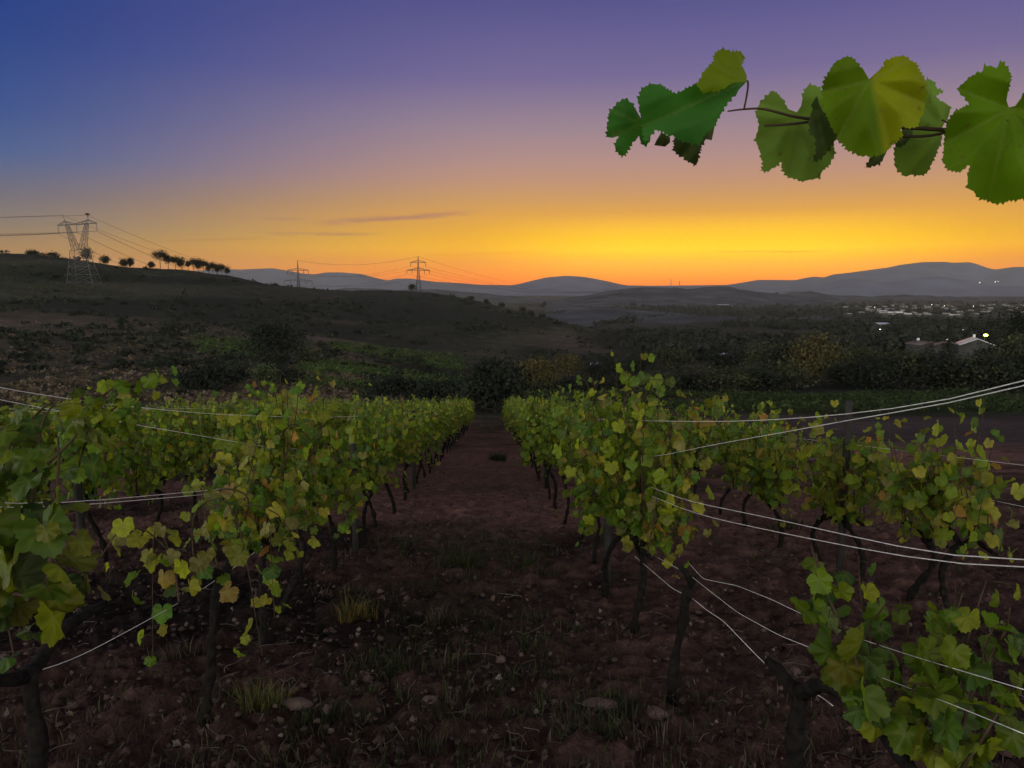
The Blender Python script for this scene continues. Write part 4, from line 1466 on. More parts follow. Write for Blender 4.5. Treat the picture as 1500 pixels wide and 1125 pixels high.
def stone(px, py, Y, sx, sy, sz, label, seed):
    rng = np.random.default_rng(seed)
    q = at(px, py, Y)
    z = z1(q[0], q[1])
    s = Soup()
    nu, nv = 14, 9
    V = [(0, 0, -sz)]
    ph = rng.uniform(0, 6, 6)
    for i in range(1, nv):
        th = math.pi * i / nv
        for j in range(nu):
            a = 2 * math.pi * j / nu
            k = 1 + 0.16 * math.sin(2 * a + ph[0]) + 0.10 * math.sin(3 * a + ph[1] + 2 * th) + 0.08 * math.sin(5 * a + ph[2]) * math.sin(3 * th) + 0.05 * rng.uniform(-1, 1)
            V.append((sx * k * math.sin(th) * math.cos(a), sy * k * math.sin(th) * math.sin(a), -sz * math.cos(th) * (1 + 0.1 * math.sin(3 * a + ph[3]))))
    V.append((0, 0, sz))
    loops, sizes = [], []
    for j in range(nu):
        loops += [0, 1 + (j + 1) % nu, 1 + j]
        sizes.append(3)
        loops += [len(V) - 1, 1 + (nv - 2) * nu + j, 1 + (nv - 2) * nu + (j + 1) % nu]
        sizes.append(3)
    for i in range(nv - 2):
        for j in range(nu):
            a, b = 1 + i * nu + j, 1 + i * nu + (j + 1) % nu
            loops += [a, b, b + nu, a + nu]
            sizes.append(4)
    s.add(V, loops, sizes, (.5, .5, .5))
    o = s.obj('stone', M_stone)
    o.location = (q[0], q[1], z + sz * 0.45)
    o.rotation_euler = (0, 0, rng.uniform(-.5, .5))
    tag(o, label, 'stone', 'stones on the vineyard ground')


stone(435, 1072, 3.85, 0.085, 0.05, 0.035, 'largest pinkish stone beside yellow green grass', 1)
stone(325, 1114, 3.5, 0.02, 0.016, 0.014, 'small pale stone at the lower left edge of the path', 2)
stone(734, 985, 4.5, 0.03, 0.028, 0.026, 'upright red clod in the middle of the path', 3)
stone(630, 1076, 3.85, 0.045, 0.03, 0.022, 'flat grey pink stone at the bottom of the path', 4)
stone(1165, 988, 4.3, 0.035, 0.03, 0.022, 'small stone below the loose bright wire', 5)
stone(880, 1075, 3.8, 0.09, 0.05, 0.03, 'broad flat clod right of the path bottom', 6)
stone(960, 1085, 3.7, 0.06, 0.05, 0.03, 'rounded clod next to the broad flat clod', 7)
stone(655, 1040, 4.0, 0.03, 0.02, 0.015, 'little flat stone above the grey pink one', 8)


def clods():
    s = Soup()
    x, y = scatter_xy(2200, 16)
    z = Z(x, y)
    oct_ = np.array([[1, 0, 0], [-1, 0, 0], [0, 1, 0], [0, -1, 0], [0, 0, 1], [0, 0, -1.0]])
    fl = np.array([0, 2, 4, 2, 1, 4, 1, 3, 4, 3, 0, 4, 2, 0, 5, 1, 2, 5, 3, 1, 5, 0, 3, 5])
    n = len(x)
    sc = rg.uniform(0.008, 0.035, n) * (0.6 + 0.6 * rg.random(n))
    V = oct_[None] * (sc[:, None] * rg.uniform(0.6, 1.4, (n, 6)))[..., None] * np.array([1, 1, .7])
    rot = rg.uniform(0, 6, n)
    cx, sxn = np.cos(rot)[:, None], np.sin(rot)[:, None]
    V = np.stack([V[..., 0] * cx - V[..., 1] * sxn, V[..., 0] * sxn + V[..., 1] * cx, V[..., 2]], -1)
    V = V + np.stack([x, y, z + 0.01], 1)[:, None]
    base = (np.arange(n) * 6)[:, None]
    pal = np.array([[0.07, 0.042, 0.037], [0.05, 0.033, 0.03], [0.09, 0.058, 0.052]])
    s.add(V.reshape(-1, 3), (base + fl[None]).ravel(), np.full(8 * n, 3), np.repeat(pal[rg.integers(0, 3, n)], 6, axis=0))
    struct(s.obj('soil_clods', M_litter, smooth=False), 'stuff')


clods()


def straw():
    """short dry stalks lying about"""
    s = Soup()
    n = 5200
    x, y = scatter_xy(n, 18)
    a = rg.uniform(0, 2 * math.pi, n)
    L = rg.uniform(0.02, 0.11, n)
    w = rg.uniform(0.0008, 0.0022, n)
    d = np.stack([np.cos(a), np.sin(a)], 1)
    sd = np.stack([-d[:, 1], d[:, 0]], 1)
    P0 = np.stack([x, y], 1)
    V = np.zeros((n, 6, 3))
    bend = rg.normal(0, 0.18, n) * L
    for k, f in enumerate((-.5, 0.0, .5)):
        c = P0 + d * (L * f)[:, None] + (sd * bend[:, None] if f == 0 else 0)
        z = Z(c[:, 0], c[:, 1]) + rg.uniform(0.02, 0.05, n)
        for q, sg in enumerate((-1, 1)):
            V[:, k * 2 + q, :2] = c + sd * (w * sg)[:, None]
            V[:, k * 2 + q, 2] = z
    base = (np.arange(n) * 6)[:, None]
    loops = (base + np.array([[0, 1, 3, 2, 2, 3, 5, 4]])).ravel()
    pal = np.array([(0.11, 0.09, 0.075), (0.07, 0.055, 0.045), (0.16, 0.14, 0.12), (0.05, 0.04, 0.035)])
    s.add(V.reshape(-1, 3), loops, np.full(2 * n, 4), np.repeat(pal[rg.integers(0, 4, n)] * rg.uniform(.6, 1.3, (n, 1)), 6, axis=0))
    struct(s.obj('dry_stalks', M_litter), 'stuff')


straw()


def twigs():
    s = Soup()
    x, y = scatter_xy(170, 10)
    for px, py in zip(x, y):
        a = rg.uniform(0, 6.28)
        L = rg.uniform(0.06, 0.28)
        d = np.array([math.cos(a), math.sin(a)]) * L
        pts = []
        for t in (0, .35, .7, 1):
            qx, qy = px + d[0] * t + rg.normal(0, .012), py + d[1] * t + rg.normal(0, .012)
            pts.append((qx, qy, z1(qx, qy) + 0.025 + rg.uniform(0, .03)))
        tube(s, spline(pts, 8), rg.uniform(0.0012, 0.0028), 4, np.array((0.13, 0.105, 0.09)) * rg.uniform(0.4, 1.2))
    struct(s.obj('pruned_twigs', M_litter), 'stuff')


twigs()

# ------------------------------------------------------------------ shrubs and trees beyond the vines
def crown(s, rng, c, w, d, h, clumps, per, size, cols, hollow=0.45, flat=0.0, tmpl=None):
    """leaf clumps spread through an uneven ellipsoid"""
    v = unit(rng.normal(0, 1, (clumps, 3)))
    if flat:
        v[:, 2] = np.abs(v[:, 2]) * (1 - flat) + v[:, 2] * flat
    rr = (hollow + (1 - hollow) * rng.random(clumps) ** 0.5) * rng.uniform(0.78, 1.12, clumps)
    cen = np.asarray(c) + v * rr[:, None] * np.array([w, d, h]) * 0.5
    cs = np.asarray(cols)[rng.integers(0, len(cols), clumps)] * rng.uniform(0.6, 1.45, (clumps, 1))
    sg = 0.085 * (w + h)
    pos = np.repeat(cen, per, axis=0) + rng.normal(0, 1, (clumps * per, 3)) * np.array([sg, sg, sg * 0.7])
    n = len(pos)
    nrm = unit(np.repeat(v, per, axis=0) + rng.normal(0, 0.8, (n, 3)) + np.array([0, 0, .3]))
    tip = rng.normal(0, 1, (n, 3)) + np.array([0, 0, -0.5])
    add_leaves(s, tmpl or T_FAR, pos, tip, nrm, rng.uniform(0.6, 1.3, n) * size, np.repeat(cs, per, axis=0), rng)


OLIVE = [(0.046, 0.052, 0.026), (0.036, 0.042, 0.024), (0.058, 0.060, 0.030)]
DARKG = [(0.020, 0.026, 0.018), (0.016, 0.020, 0.016), (0.028, 0.032, 0.022)]
YOLIVE = [(0.085, 0.075, 0.028), (0.065, 0.062, 0.026), (0.10, 0.082, 0.035)]
PALEG = [(0.060, 0.080, 0.036), (0.048, 0.066, 0.030)]


def tree(name, label, cat, loc, w, h, cols, seed, clumps=70, per=14, size=0.22, bare=0.15, group=None, flat=0.0, d=None, trunks=1, hollow=0.35):
    rng = np.random.default_rng(seed)
    root = thing(name, label, cat, loc, group)
    st = Soup()
    for k in range(trunks):
        ox, oy = (rng.normal(0, w * .1), rng.normal(0, w * .1)) if trunks > 1 else (0, 0)
        p = spline([(ox, oy, -0.4), (ox + rng.normal(0, .03) * w, oy + rng.normal(0, .03) * w, h * .25), (ox * 1.5 + rng.normal(0, .05) * w, oy, h * .5), (ox * 2, oy * 2, h * .82)], 10)
        tube(st, p, np.linspace(0.035, 0.010, 10) * h * 0.6, 6, rng=rng, rough=0.15)
        for q in range(5):
            a = rng.uniform(0, 6.28)
            b = p[rng.integers(3, 8)]
            e = b + np.array([math.cos(a) * w * .33, math.sin(a) * w * .33, h * rng.uniform(.08, .25)])
            tube(st, [b, (b + e) / 2 + (0, 0, .03 * h), e], [0.010 * h, 0.007 * h, 0.003 * h], 4)
    st.obj('trunk', M_treebark, root)
    s = Soup()
    ch = h * (1 - bare)
    dd = d or w
    crown(s, rng, (0, 0, h * bare + ch * .5), w, dd, ch, clumps, per, size, cols, hollow, flat)
    for q in range(3):                            # lobes break the outline
        a = rng.uniform(0, 6.28)
        crown(s, rng, (math.cos(a) * w * .25, math.sin(a) * dd * .25, h * bare + ch * rng.uniform(.3, .75)), w * .55, dd * .55, ch * .5, clumps // 4, per, size, cols, hollow)
    s.obj('crown', M_far_leaf, root)
    return root


GT = 'shrubs and trees on the hillside'
# big dark bush closing the path, and its neighbours
tree('bush', 'big dark rounded bush closing the far end of the path', 'bush', on(724, 60), 4.9, 4.3, DARKG, 301, 90, 18, 0.16, 0.02, GT, trunks=3)
tree('tree', 'tall dark rounded tree on the left slope beside a pale shrub', 'tree', on(402, 150), 9.5, 8.6, DARKG, 302, 110, 18, 0.24, 0.06, GT)
tree('bush', 'pale green upright shrub below the tall dark tree', 'bush', on(388, 92), 2.6, 2.9, PALEG, 303, 50, 14, 0.13, 0.03, GT, trunks=2)
tree('bush', 'wide low dark thicket behind the left vines', 'bush', on(300, 84), 7.2, 2.6, DARKG, 304, 80, 16, 0.17, 0.0, GT, d=3.5, trunks=3)
tree('bush', 'dark bush left of the pale green shrub', 'bush', on(340, 96), 4.2, 2.9, DARKG, 305, 60, 16, 0.17, 0.0, GT, trunks=3)
tree('bush', 'small dark bush right of the pale green shrub', 'bush', on(425, 98), 3.2, 2.2, DARKG, 306, 50, 14, 0.16, 0.0, GT, trunks=2)
tree('bush', 'dark bush among green rows left of the path end', 'bush', on(570, 82), 5.2, 2.5, DARKG, 307, 60, 16, 0.16, 0.0, GT, d=3, trunks=3)
tree('bush', 'dark low bush just left of the big bush', 'bush', on(640, 76), 4.6, 2.2, DARKG, 308, 60, 16, 0.15, 0.0, GT, d=3, trunks=3)
tree('bush', 'olive shrub on the crest of the middle spur', 'bush', on(452, 170), 5.0, 4.2, OLIVE, 309, 60, 14, 0.22, 0.02, GT)
tree('tree', 'golden olive tree right of the big bush', 'tree', on(778, 135), 5.6, 5.2, YOLIVE, 310, 60, 14, 0.22, 0.05, GT)
tree('tree', 'golden tree with a narrow top right of the big bush', 'tree', on(800, 150), 4.2, 6.0, YOLIVE, 311, 60, 14, 0.22, 0.05, GT)
tree('tree', 'brownish tree above the twin white roofs', 'tree', on(833, 230), 8, 7, YOLIVE, 312, 60, 14, 0.3, 0.05, GT)
tree('tree', 'large golden brown tree in the middle of the valley edge', 'tree', on(1198, 150), 9.0, 9.4, YOLIVE, 313, 120, 18, 0.26, 0.04, GT, trunks=3)

# hedge belt below the houses: copies of a few built trees
GB = 'trees of the belt below the houses'
belt = [(960, 118, 7, 3.2, 'o'), (1010, 126, 8, 3.6, 'd'), (1060, 124, 9, 4.0, 'o'), (1110, 128, 9, 4.2, 'd'), (1150, 132, 8, 4.6, 'o'), (1160, 160, 9, 7.0, 'd'), (1245, 138, 8, 5.2, 'd'), (1285, 130, 9, 5.6, 'd'),
        (1330, 134, 10, 6.6, 'o'), (1300, 165, 10, 5.0, 'o'), (1375, 130, 10, 6.4, 'd'), (1420, 128, 9, 5.8, 'o'), (1465, 126, 10, 6.4, 'd'), (1350, 170, 9, 4.4, 'd'), (1460, 165, 9, 6.2, 'd'), (1500, 150, 9, 9.0, 'o'),
        (1540, 130, 10, 7.0, 'd'), (1260, 180, 9, 5.5, 'o'), (1120, 190, 10, 7.5, 'o'), (1060, 210, 10, 6.5, 'd'), (990, 230, 10, 6.5, 'o'), (900, 128, 7, 2.6, 'd'), (850, 124, 7, 2.8, 'd'), (935, 220, 9, 5.5, 'd'), (880, 215, 9, 6.5, 'd'),
        (1590, 150, 10, 8, 'd'), (1385, 176, 8, 3.6, 'd'), (1440, 182, 7, 3.4, 'o')]
BP = {}
for i, (px, Y, w, h, k) in enumerate(belt):
    loc = on(px, Y)
    key = (k, i % 3)
    lab = 'dark rounded tree in the belt below the houses' if k == 'd' else 'olive green tree in the belt below the houses'
    if key not in BP:
        BP[key] = tree('tree', lab, 'tree', loc, 8.0, 6.0, DARKG if k == 'd' else OLIVE, 330 + i, 80, 16, 0.24, 0.03, GB, trunks=2)
        BP[key].scale = (w / 8.0, w / 8.0, h / 6.0)
    else:
        copy_tree(BP[key], loc, rnd.uniform(0, 6), (w / 8.0, w / 8.0, h / 6.0), lab, GB)


def conifer(loc, h, w, label, seed):
    rng = np.random.default_rng(seed)
    root = thing('conifer', label, 'conifer', loc, 'conifers beside the houses')
    st = Soup()
    tube(st, [(0, 0, -.4), (0, 0, h * .95)], [0.022 * h, 0.005 * h], 6)
    st.obj('trunk', M_treebark, root)
    s = Soup()
    for k in range(16):
        f = k / 16
        rad = w * .5 * (1 - f) ** 0.75 * rng.uniform(.85, 1.12)
        n = max(int(70 * (1 - f)), 16)
        a = rng.uniform(0, 6.28, n)
        q = np.sqrt(rng.random(n)) * rad
        pos = np.stack([q * np.cos(a), q * np.sin(a), h * (.06 + .92 * f) - q * .25 + rng.normal(0, .1, n)], 1)
        nrm = np.stack([np.cos(a), np.sin(a), rng.uniform(.2, 1.2, n)], 1)
        tip = np.stack([np.cos(a), np.sin(a), np.full(n, -.6)], 1)
        add_leaves(s, T_FAR, pos, tip, nrm, rng.uniform(.15, .4, n), np.array(DARKG)[rng.integers(0, 3, n)], rng)
    s.obj('crown', M_far_leaf, root)


conifer(on(1388, 215), 12.5, 5.0, 'pointed dark conifer between the two left roofs', 401)
conifer(on(1432, 232), 15.0, 7.5, 'broad dark conifer just behind the white roof', 402)
conifer(on(1446, 240), 16.0, 6.5, 'dark conifer leaning over the lit lamp', 403)
conifer(on(1459, 226), 15.5, 4.2, 'slim pointed conifer right of the lit lamp', 404)
tree('tree', 'tall dark round headed tree at the right edge beyond the houses', 'tree', on(1484, 235), 6.5, 16.0, DARKG, 405, 80, 16, 0.3, 0.25)

# pines along the left skyline
GP = 'pines along the left ridge'


def pine(loc, h, w, seed, label, trunk_h=0.42):
    return tree('pine_tree', label, 'pine tree', loc, w * 0.85, h * 1.08, DARKG, seed, 60, 12, 0.32, max(trunk_h, 0.12) + (0.12 if trunk_h > 0.2 else 0), GP, trunks=1, hollow=0.25)


def ridge_Y(px):
    ys = np.linspace(380, 900, 260)
    x = at(px, 400, 1.0)[0] * ys
    zz = Z(x, ys)
    a = (zz - EYE) / ys
    return float(ys[int(np.argmax(a))])


def rp(px, back=4):
    Y = ridge_Y(px) + back
    return on(px, Y, 400)


pine(rp(131), 8.2, 9.0, 501, 'rounded pine on the ridge right of the big pylon', 0.1)
pine(rp(154), 5.4, 6.5, 502, 'small low pine standing alone on the left ridge', 0.05)
pine(rp(182), 5.8, 6.2, 503, 'left one of a close pair of ridge pines', 0.1)
pine(rp(192), 6.6, 4.2, 504, 'right taller one of a close pair of ridge pines', 0.1)
big = pine(rp(235), 12.5, 11.0, 505, 'tallest umbrella pine at the head of the ridge grove', 0.38)
pine(rp(222), 4.5, 4.5, 506, 'low shrub like pine left of the tallest umbrella pine', 0.0)
pine(rp(247), 9.5, 6.5, 507, 'pine close right of the tallest umbrella pine', 0.3)
p1 = pine(rp(257), 9.0, 6.0, 508, 'pine in the middle of the ridge grove', 0.34)
p2 = pine(rp(266), 9.0, 6.5, 509, 'dense pine before the gap in the ridge grove', 0.15)
p3 = pine(rp(276), 6.5, 3.4, 510, 'thin pine in the gap of the ridge grove', 0.3)
for i, (px, h, w) in enumerate(((284, 8.6, 6), (291, 9.4, 6), (299, 8.6, 6.4), (306, 7.6, 5), (312, 8.4, 6), (319, 7.8, 6), (325, 7.6, 5.4), (332, 6.6, 5.4))):
    src = (p1, p2)[i % 2]
    sw, sh = (6.0, 9.0) if src is p1 else (6.5, 9.0)
    copy_tree(src, rp(px), rnd.uniform(0, 6), (w / sw, w / sw, h / sh), 'pine in the close line at the right end of the ridge grove', GP)
tree('bush', 'dark shrub on the skyline at the upper left', 'bush', rp(48), 7, 3.0, DARKG, 521, 40, 12, 0.3, 0.0)
tree('bush', 'second skyline shrub left of the big pylon', 'bush', rp(80), 8, 2.6, DARKG, 522, 40, 12, 0.3, 0.0)
tree('tree', 'single round tree at the foot of the middle pylon', 'tree', rp(603, -6), 9.0, 8.0, DARKG, 523, 50, 12, 0.4, 0.1)
for i, (px, w, h) in enumerate(((690, 7, 3.5), (712, 6, 4.0), (735, 6, 4.8), (765, 8, 6.0), (778, 7, 5.0), (794, 6, 4.0))):
    tree('bush', 'dark bush on the descending crest right of the middle pylon', 'bush', rp(px, 2), w, h, DARKG, 530 + i, 36, 10, 0.35, 0.0, 'bushes on the descending crest')


# ---- masses nobody could count
SCRUB = [(0.048, 0.048, 0.030), (0.062, 0.055, 0.036), (0.036, 0.040, 0.026), (0.080, 0.066, 0.046), (0.030, 0.033, 0.024)]


def scrub():
    """low scrub over the hillside"""
    s = Soup()
    rng = np.random.default_rng(601)
    n = 13000
    u = rng.uniform(-0.80, 0.30, n)
    Y = np.exp(rng.uniform(math.log(62), math.log(820), n))
    x = u * Y
    keep = fbm(x * 0.03, Y * 0.03, 4, 611) + 0.5 * fbm(x * 0.12, Y * 0.12, 2, 621) > -0.06
    keep &= ~((Y < 90) & (u > -0.40) & (u < -0.18))
    x, Y = x[keep], Y[keep]
    z = Z(x, Y)
    bn = fbm(x * 0.010 + 5, Zbase(x, Y) * 0.20 + Y * 0.004, 4, 131)
    for a, b, c, bnd in zip(x, Y, z, bn):
        big = rng.random() < ((0.22 if bnd > 0.05 else 0.03) if b > 120 else 0.02)
        w = (rng.uniform(1.4, 3.6) if big else rng.uniform(0.4, 1.3)) * (0.7 + b / 500)
        h = w * rng.uniform(0.3, 0.6)
        pal = DARKG if big else SCRUB
        k = 5 if big else 2
        crown(s, rng, (a, b, c + h * .35), w * 1.2, w, h, k, 6, 0.13 * w + 0.05, pal, 0.2)
    struct(s.obj('hillside_scrub', M_far_leaf), 'stuff')


scrub()


def dry_slope():
    """tussocks of the brown slope on the left"""
    s = Soup()
    rng = np.random.default_rng(641)
    n = 3800
    u = rng.uniform(-0.80, -0.12, n)
    Y = np.exp(rng.uniform(math.log(54), math.log(300), n))
    x = u * Y
    keep = fbm(x * 0.06, Y * 0.06, 3, 651) > -0.08
    x, Y = x[keep], Y[keep]
    z = Z(x, Y)
    pal = [(0.13, 0.09, 0.07), (0.16, 0.12, 0.09), (0.10, 0.075, 0.05), (0.075, 0.065, 0.04)]
    for a, b, c in zip(x, Y, z):
        w = rng.uniform(0.5, 1.6)
        crown(s, rng, (a, b, c + .1), w, w, 0.35 * w + .1, 3, 6, 0.10 * w + 0.05, pal, 0.2)
    struct(s.obj('dry_tussocks', M_far_leaf), 'stuff')


dry_slope()


def field_rows(name, px0, px1, Y0, Y1, step, cols, seed, size=0.16, h=0.9, dens=0.55, curve=0.0):
    """distant plantings in rows running across the slope"""
    s = Soup()
    rng = np.random.default_rng(seed)
    Y = Y0
    while Y < Y1:
        xa, xb = at(px0, 520, Y)[0], at(px1, 520, Y)[0]
        xs = np.arange(xa, xb, dens)
        ys = Y + curve * (xs - xa) + rng.normal(0, .12, len(xs))
        keep = (rng.random(len(xs)) > .08) & (fbm(xs * .05, ys * .09, 3, seed) > -.16)
        xs, ys = xs[keep], ys[keep]
        zs = Z(xs, ys)
        per = 7
        pos = np.repeat(np.stack([xs, ys, zs + h * .55], 1), per, axis=0) + rng.normal(0, 1, (len(xs) * per, 3)) * np.array([dens * .5, .22, h * .25])
        k = len(pos)
        cc = np.repeat(np.asarray(cols)[rng.integers(0, len(cols), len(xs))] * rng.uniform(.7, 1.35, (len(xs), 1)), per, axis=0)
        add_leaves(s, T_FAR, pos, rng.normal(0, 1, (k, 3)), rng.normal(0, .6, (k, 3)) + np.array([0, -.4, .7]), rng.uniform(.7, 1.3, k) * size, cc, rng)
        Y += step
    struct(s.obj(name, M_far_leaf), 'stuff')


VG = [(0.050, 0.078, 0.022), (0.042, 0.066, 0.020), (0.065, 0.085, 0.026), (0.034, 0.052, 0.020)]
field_rows('field_crop', 740, 1640, 74, 116, 2.0, [(a * .62, b * .62, c * .7) for a, b, c in VG], 701, 0.17, 0.9, 0.6)
field_rows('hillside_vines', 440, 690, 130, 185, 3.4, VG, 702, 0.24, 1.2, 0.8, 0.05)
field_rows('hillside_vines', 290, 380, 180, 235, 4, VG, 703, 0.28, 1.3, 1.0, 0.05)
field_rows('hillside_vines', 490, 680, 225, 300, 5, VG, 704, 0.3, 1.2, 1.1, 0.1)
field_rows('hillside_vines', 0, 200, 398, 425, 4.5, [(0.04, 0.045, 0.03)], 705, 0.3, 1.3, 1.3)
field_rows('hillside_vines', 430, 560, 96, 112, 2.4, VG, 706, 0.2, 0.9, 0.7, 0.03)


VWOOD = [(0.026, 0.030, 0.026), (0.033, 0.036, 0.030), (0.029, 0.032, 0.024)]


def valley_woods():
    s = Soup()
    rng = np.random.default_rng(801)
    n = 9000
    u = rng.uniform(-0.05, 0.80, n)
    Y = np.exp(rng.uniform(math.log(260), math.log(3600), n))
    x = u * Y
    m = fbm(x * 0.006, Y * 0.0024, 4, 811)
    keep = (m > -0.035) & ((u > 0.17) | (Y > 1150))
    x, Y = x[keep], Y[keep]
    z = Z(x, Y)
    for a, b, c in zip(x, Y, z):
        w = rng.uniform(5, 11) * (0.75 + b / 2500)
        h = rng.uniform(0.5, 0.95) * w * 0.9
        k = 4 if b < 900 else 2
        crown(s, rng, (a, b, c + h * .45), w * 1.25, w, h, k, 6, 0.17 * w, VWOOD, 0.25)
    struct(s.obj('valley_woods', M_far_leaf), 'stuff')


valley_woods()

# ------------------------------------------------------------------ houses and lamps
def gable(s, L, D, h, pitch, over=0.35, t=0.18):
    """pitched roof slabs along x, ridge at the middle of D"""
    rise = D / 2 * pitch
    for sg in (-1, 1):
        e = D / 2 + over
        y0, z0 = sg * e, h - over * pitch
        y1, z1_ = 0.0, h + rise
        v = [(-L / 2 - over, y0, z0), (L / 2 + over, y0, z0), (L / 2 + over, y1, z1_), (-L / 2 - over, y1, z1_)]
        v += [(a, b, c + t) for a, b, c in v]
        s.add(v, [0, 3, 2, 1, 4, 5, 6, 7, 0, 1, 5, 4, 1, 2, 6, 5, 2, 3, 7, 6, 3, 0, 4, 7], [4] * 6, (.5, .5, .5))


def house_body(s, L, D, h, pitch):
    r = h + D / 2 * pitch
    v = [(-L / 2, -D / 2, -1.2), (L / 2, -D / 2, -1.2), (L / 2, D / 2, -1.2), (-L / 2, D / 2, -1.2), (-L / 2, -D / 2, h), (L / 2, -D / 2, h), (L / 2, D / 2, h), (-L / 2, D / 2, h), (-L / 2, 0, r), (L / 2, 0, r)]
    s.add(v, [0, 3, 2, 1, 0, 1, 5, 4, 2, 3, 7, 6, 4, 5, 9, 8, 6, 7, 8, 9, 1, 2, 6, 9, 5, 3, 0, 4, 8, 7], [4, 4, 4, 4, 4, 5, 5], (.5, .5, .5))


M_dwall = simple_mat('grey_wall', (0.045, 0.043, 0.042), 0.9, noise=(0.8, 0.2))


def house(loc, L, D, h, pitch, rz, label, roof, name='house', group=None, detail=True, wall=None):
    root = thing(name, label, 'house', loc, group, rz)
    s = Soup()
    house_body(s, L, D, h, pitch)
    s.obj('wall', wall or M_dwall, root, smooth=False)
    s = Soup()
    gable(s, L, D, h + 0.02, pitch)
    rf = s.obj('roof', roof, root, smooth=False)
    if detail:
        s = Soup()
        box(s, L * .25, L * .25 + .6, -.3, .3, h + D / 2 * pitch - .3, h + D / 2 * pitch + 0.9)
        s.obj('chimney', M_wall, rf, smooth=False)
        for k in (-1, 0, 1):
            s = Soup()
            box(s, k * L * .3 - .5, k * L * .3 + .5, -D / 2 - .05, -D / 2 + .05, h * .45, h * .45 + 1.2)
            s.obj('window', M_glass, root, smooth=False)
    return root


house(on(1427, 203), 8.0, 7.6, 5.0, 0.42, R(66), 'house with a bright white sloping roof and pale side wall', M_roof)
house(on(1350, 232), 7.0, 6.0, 4.2, 0.30, R(97), 'house with a dark roof at the left of the cluster', M_tile)
house(on(1386, 222), 6.5, 6.0, 4.3, 0.34, R(62), 'dim grey roofed house between the two bright roofs', M_tile)
house(on(1466, 200), 8.0, 6.0, 3.6, 0.30, R(-50), 'dark house under the conifers right of the lit lamp', M_tile)
house(on(877, 262), 5.2, 3.6, 2.2, 0.30, R(-35), 'shed with a white sloping roof on the spur, upper of two', M_roof, 'shed', None, False)
house(on(884, 252), 5.2, 3.6, 2.2, 0.30, R(-35), 'shed with a white sloping roof on the spur, lower of two', M_roof, 'shed', None, False)
house(on(1058, 285), 5.0, 4.0, 2.4, 0.35, R(40), 'small shed with a dim pale roof in the trees, left one', M_roof, 'shed', None, False)
house(on(1070, 270), 5.0, 4.0, 2.4, 0.35, R(-40), 'small shed with a bright pale roof in the trees, right one', M_roof, 'shed', None, False)
house(on(1296, 1900), 34, 16, 6, 0.12, R(0), 'long white roofed hall at the edge of the town', M_roof, 'industrial_hall', None, False)
house(on(1056, 2700), 40, 22, 8, 0.12, R(5), 'pale hall on the far wooded hill', M_roof, 'industrial_hall', None, False)
house(on(828, 1650), 34, 16, 7, 0.12, R(0), 'pale low hall behind the descending spur, left one', M_roof, 'industrial_hall', None, False)
house(on(882, 1550), 26, 14, 6, 0.12, R(8), 'pale low hall behind the descending spur, right one', M_roof, 'industrial_hall', None, False)
house(on(1288, 700), 12, 9, 5, 0.25, R(10), 'lone pale roofed house in the woods below the town', M_roof, 'house', None, False)

# the town: small houses scattered over the valley floor
town_rng = random.Random(9)
TP = []
GTW = 'houses of the distant town'
M_twall = simple_mat('town_wall', (0.30, 0.28, 0.26), 0.9, noise=(0.3, 0.2))
M_ttile = simple_mat('town_tiles', (0.13, 0.09, 0.08), 0.8, noise=(0.5, 0.25))
for i in range(95):
    px = town_rng.gauss(1340, 60) if i < 60 else town_rng.uniform(1250, 1510)
    px = min(max(px, 1235), 1530)
    Y = town_rng.uniform(1250, 2700)
    loc = on(px, Y)
    if i < 6:
        r = house(loc, 12, 10, 5.5, 0.35, town_rng.uniform(-.9, .9), 'small house in the distant town, one among many', M_roof if i == 1 else M_ttile, 'town_house', GTW, False)
        r.children[0].data.materials[0] = M_wall if i == 3 else M_twall
        TP.append(r)
    else:
        k = town_rng.uniform(.65, 1.25)
        copy_tree(TP[i % 6], loc, town_rng.uniform(-1.2, 1.2), (k, k, town_rng.uniform(.8, 1.5)), None, GTW)


def lamp(loc, h, r, mat, label, group=None):
    root = thing('street_lamp', label, 'street lamp', loc, group)
    s = Soup()
    tube(s, [(0, 0, -.5), (0, 0, h * .96), (r * .3, 0, h)], [0.09 * max(1, r), 0.06 * max(1, r), 0.05 * max(1, r)], 6)
    s.obj('pole', M_steel, root)
    s = Soup()
    tube(s, [(r * .3, 0, h - r * .5), (r * .3, 0, h - r * .2), (r * .3, 0, h + r * .35), (r * .3, 0, h + r * .55)], [r * .35, r, r * .9, r * .3], 10)
    s.obj('lamp_head', mat, root)
    return root


q = at(1443, 491, 206)
lamp((q[0], q[1], z1(q[0], q[1])), q[2] - z1(q[0], q[1]), 0.55, M_lampg, 'street lamp glowing yellow green beside the white roofed house')
GL = 'lit lamps of the distant town'
L0 = None
for i, (px, py, Y) in enumerate(((1365, 446, 2500), (1371, 447.5, 2450), (1353, 457, 2000), (1383, 448, 2450), (1400, 456, 2050), (1426, 449, 2350), (1489, 457, 2000), (1281, 453, 2150), (1288, 501, 480), (1278, 459, 1900),
                                 (1325, 465, 1500), (1300, 469, 1350), (1414, 486, 520), (1411, 489, 500), (1338, 463, 1550), (893, 463.5, 1500), (1435, 414, 8800), (1462, 412, 8800), (1458, 413, 8800), (1308, 470, 1300))):
    q = at(px, py, Y)
    g = z1(q[0], q[1])
    far = Y > 5000
    h = max(q[2] - g, 6.0)
    rr = max(Y * 0.00036, 0.28)
    lab = 'tiny lit lamp among the houses of the distant town' if not far else 'bright light high on the far right mountain'
    if Y < 600:
        lab = 'small white lamp in the dark woods below the town'
    lamp((q[0], q[1], g), h, rr, M_lamp, lab, GL)

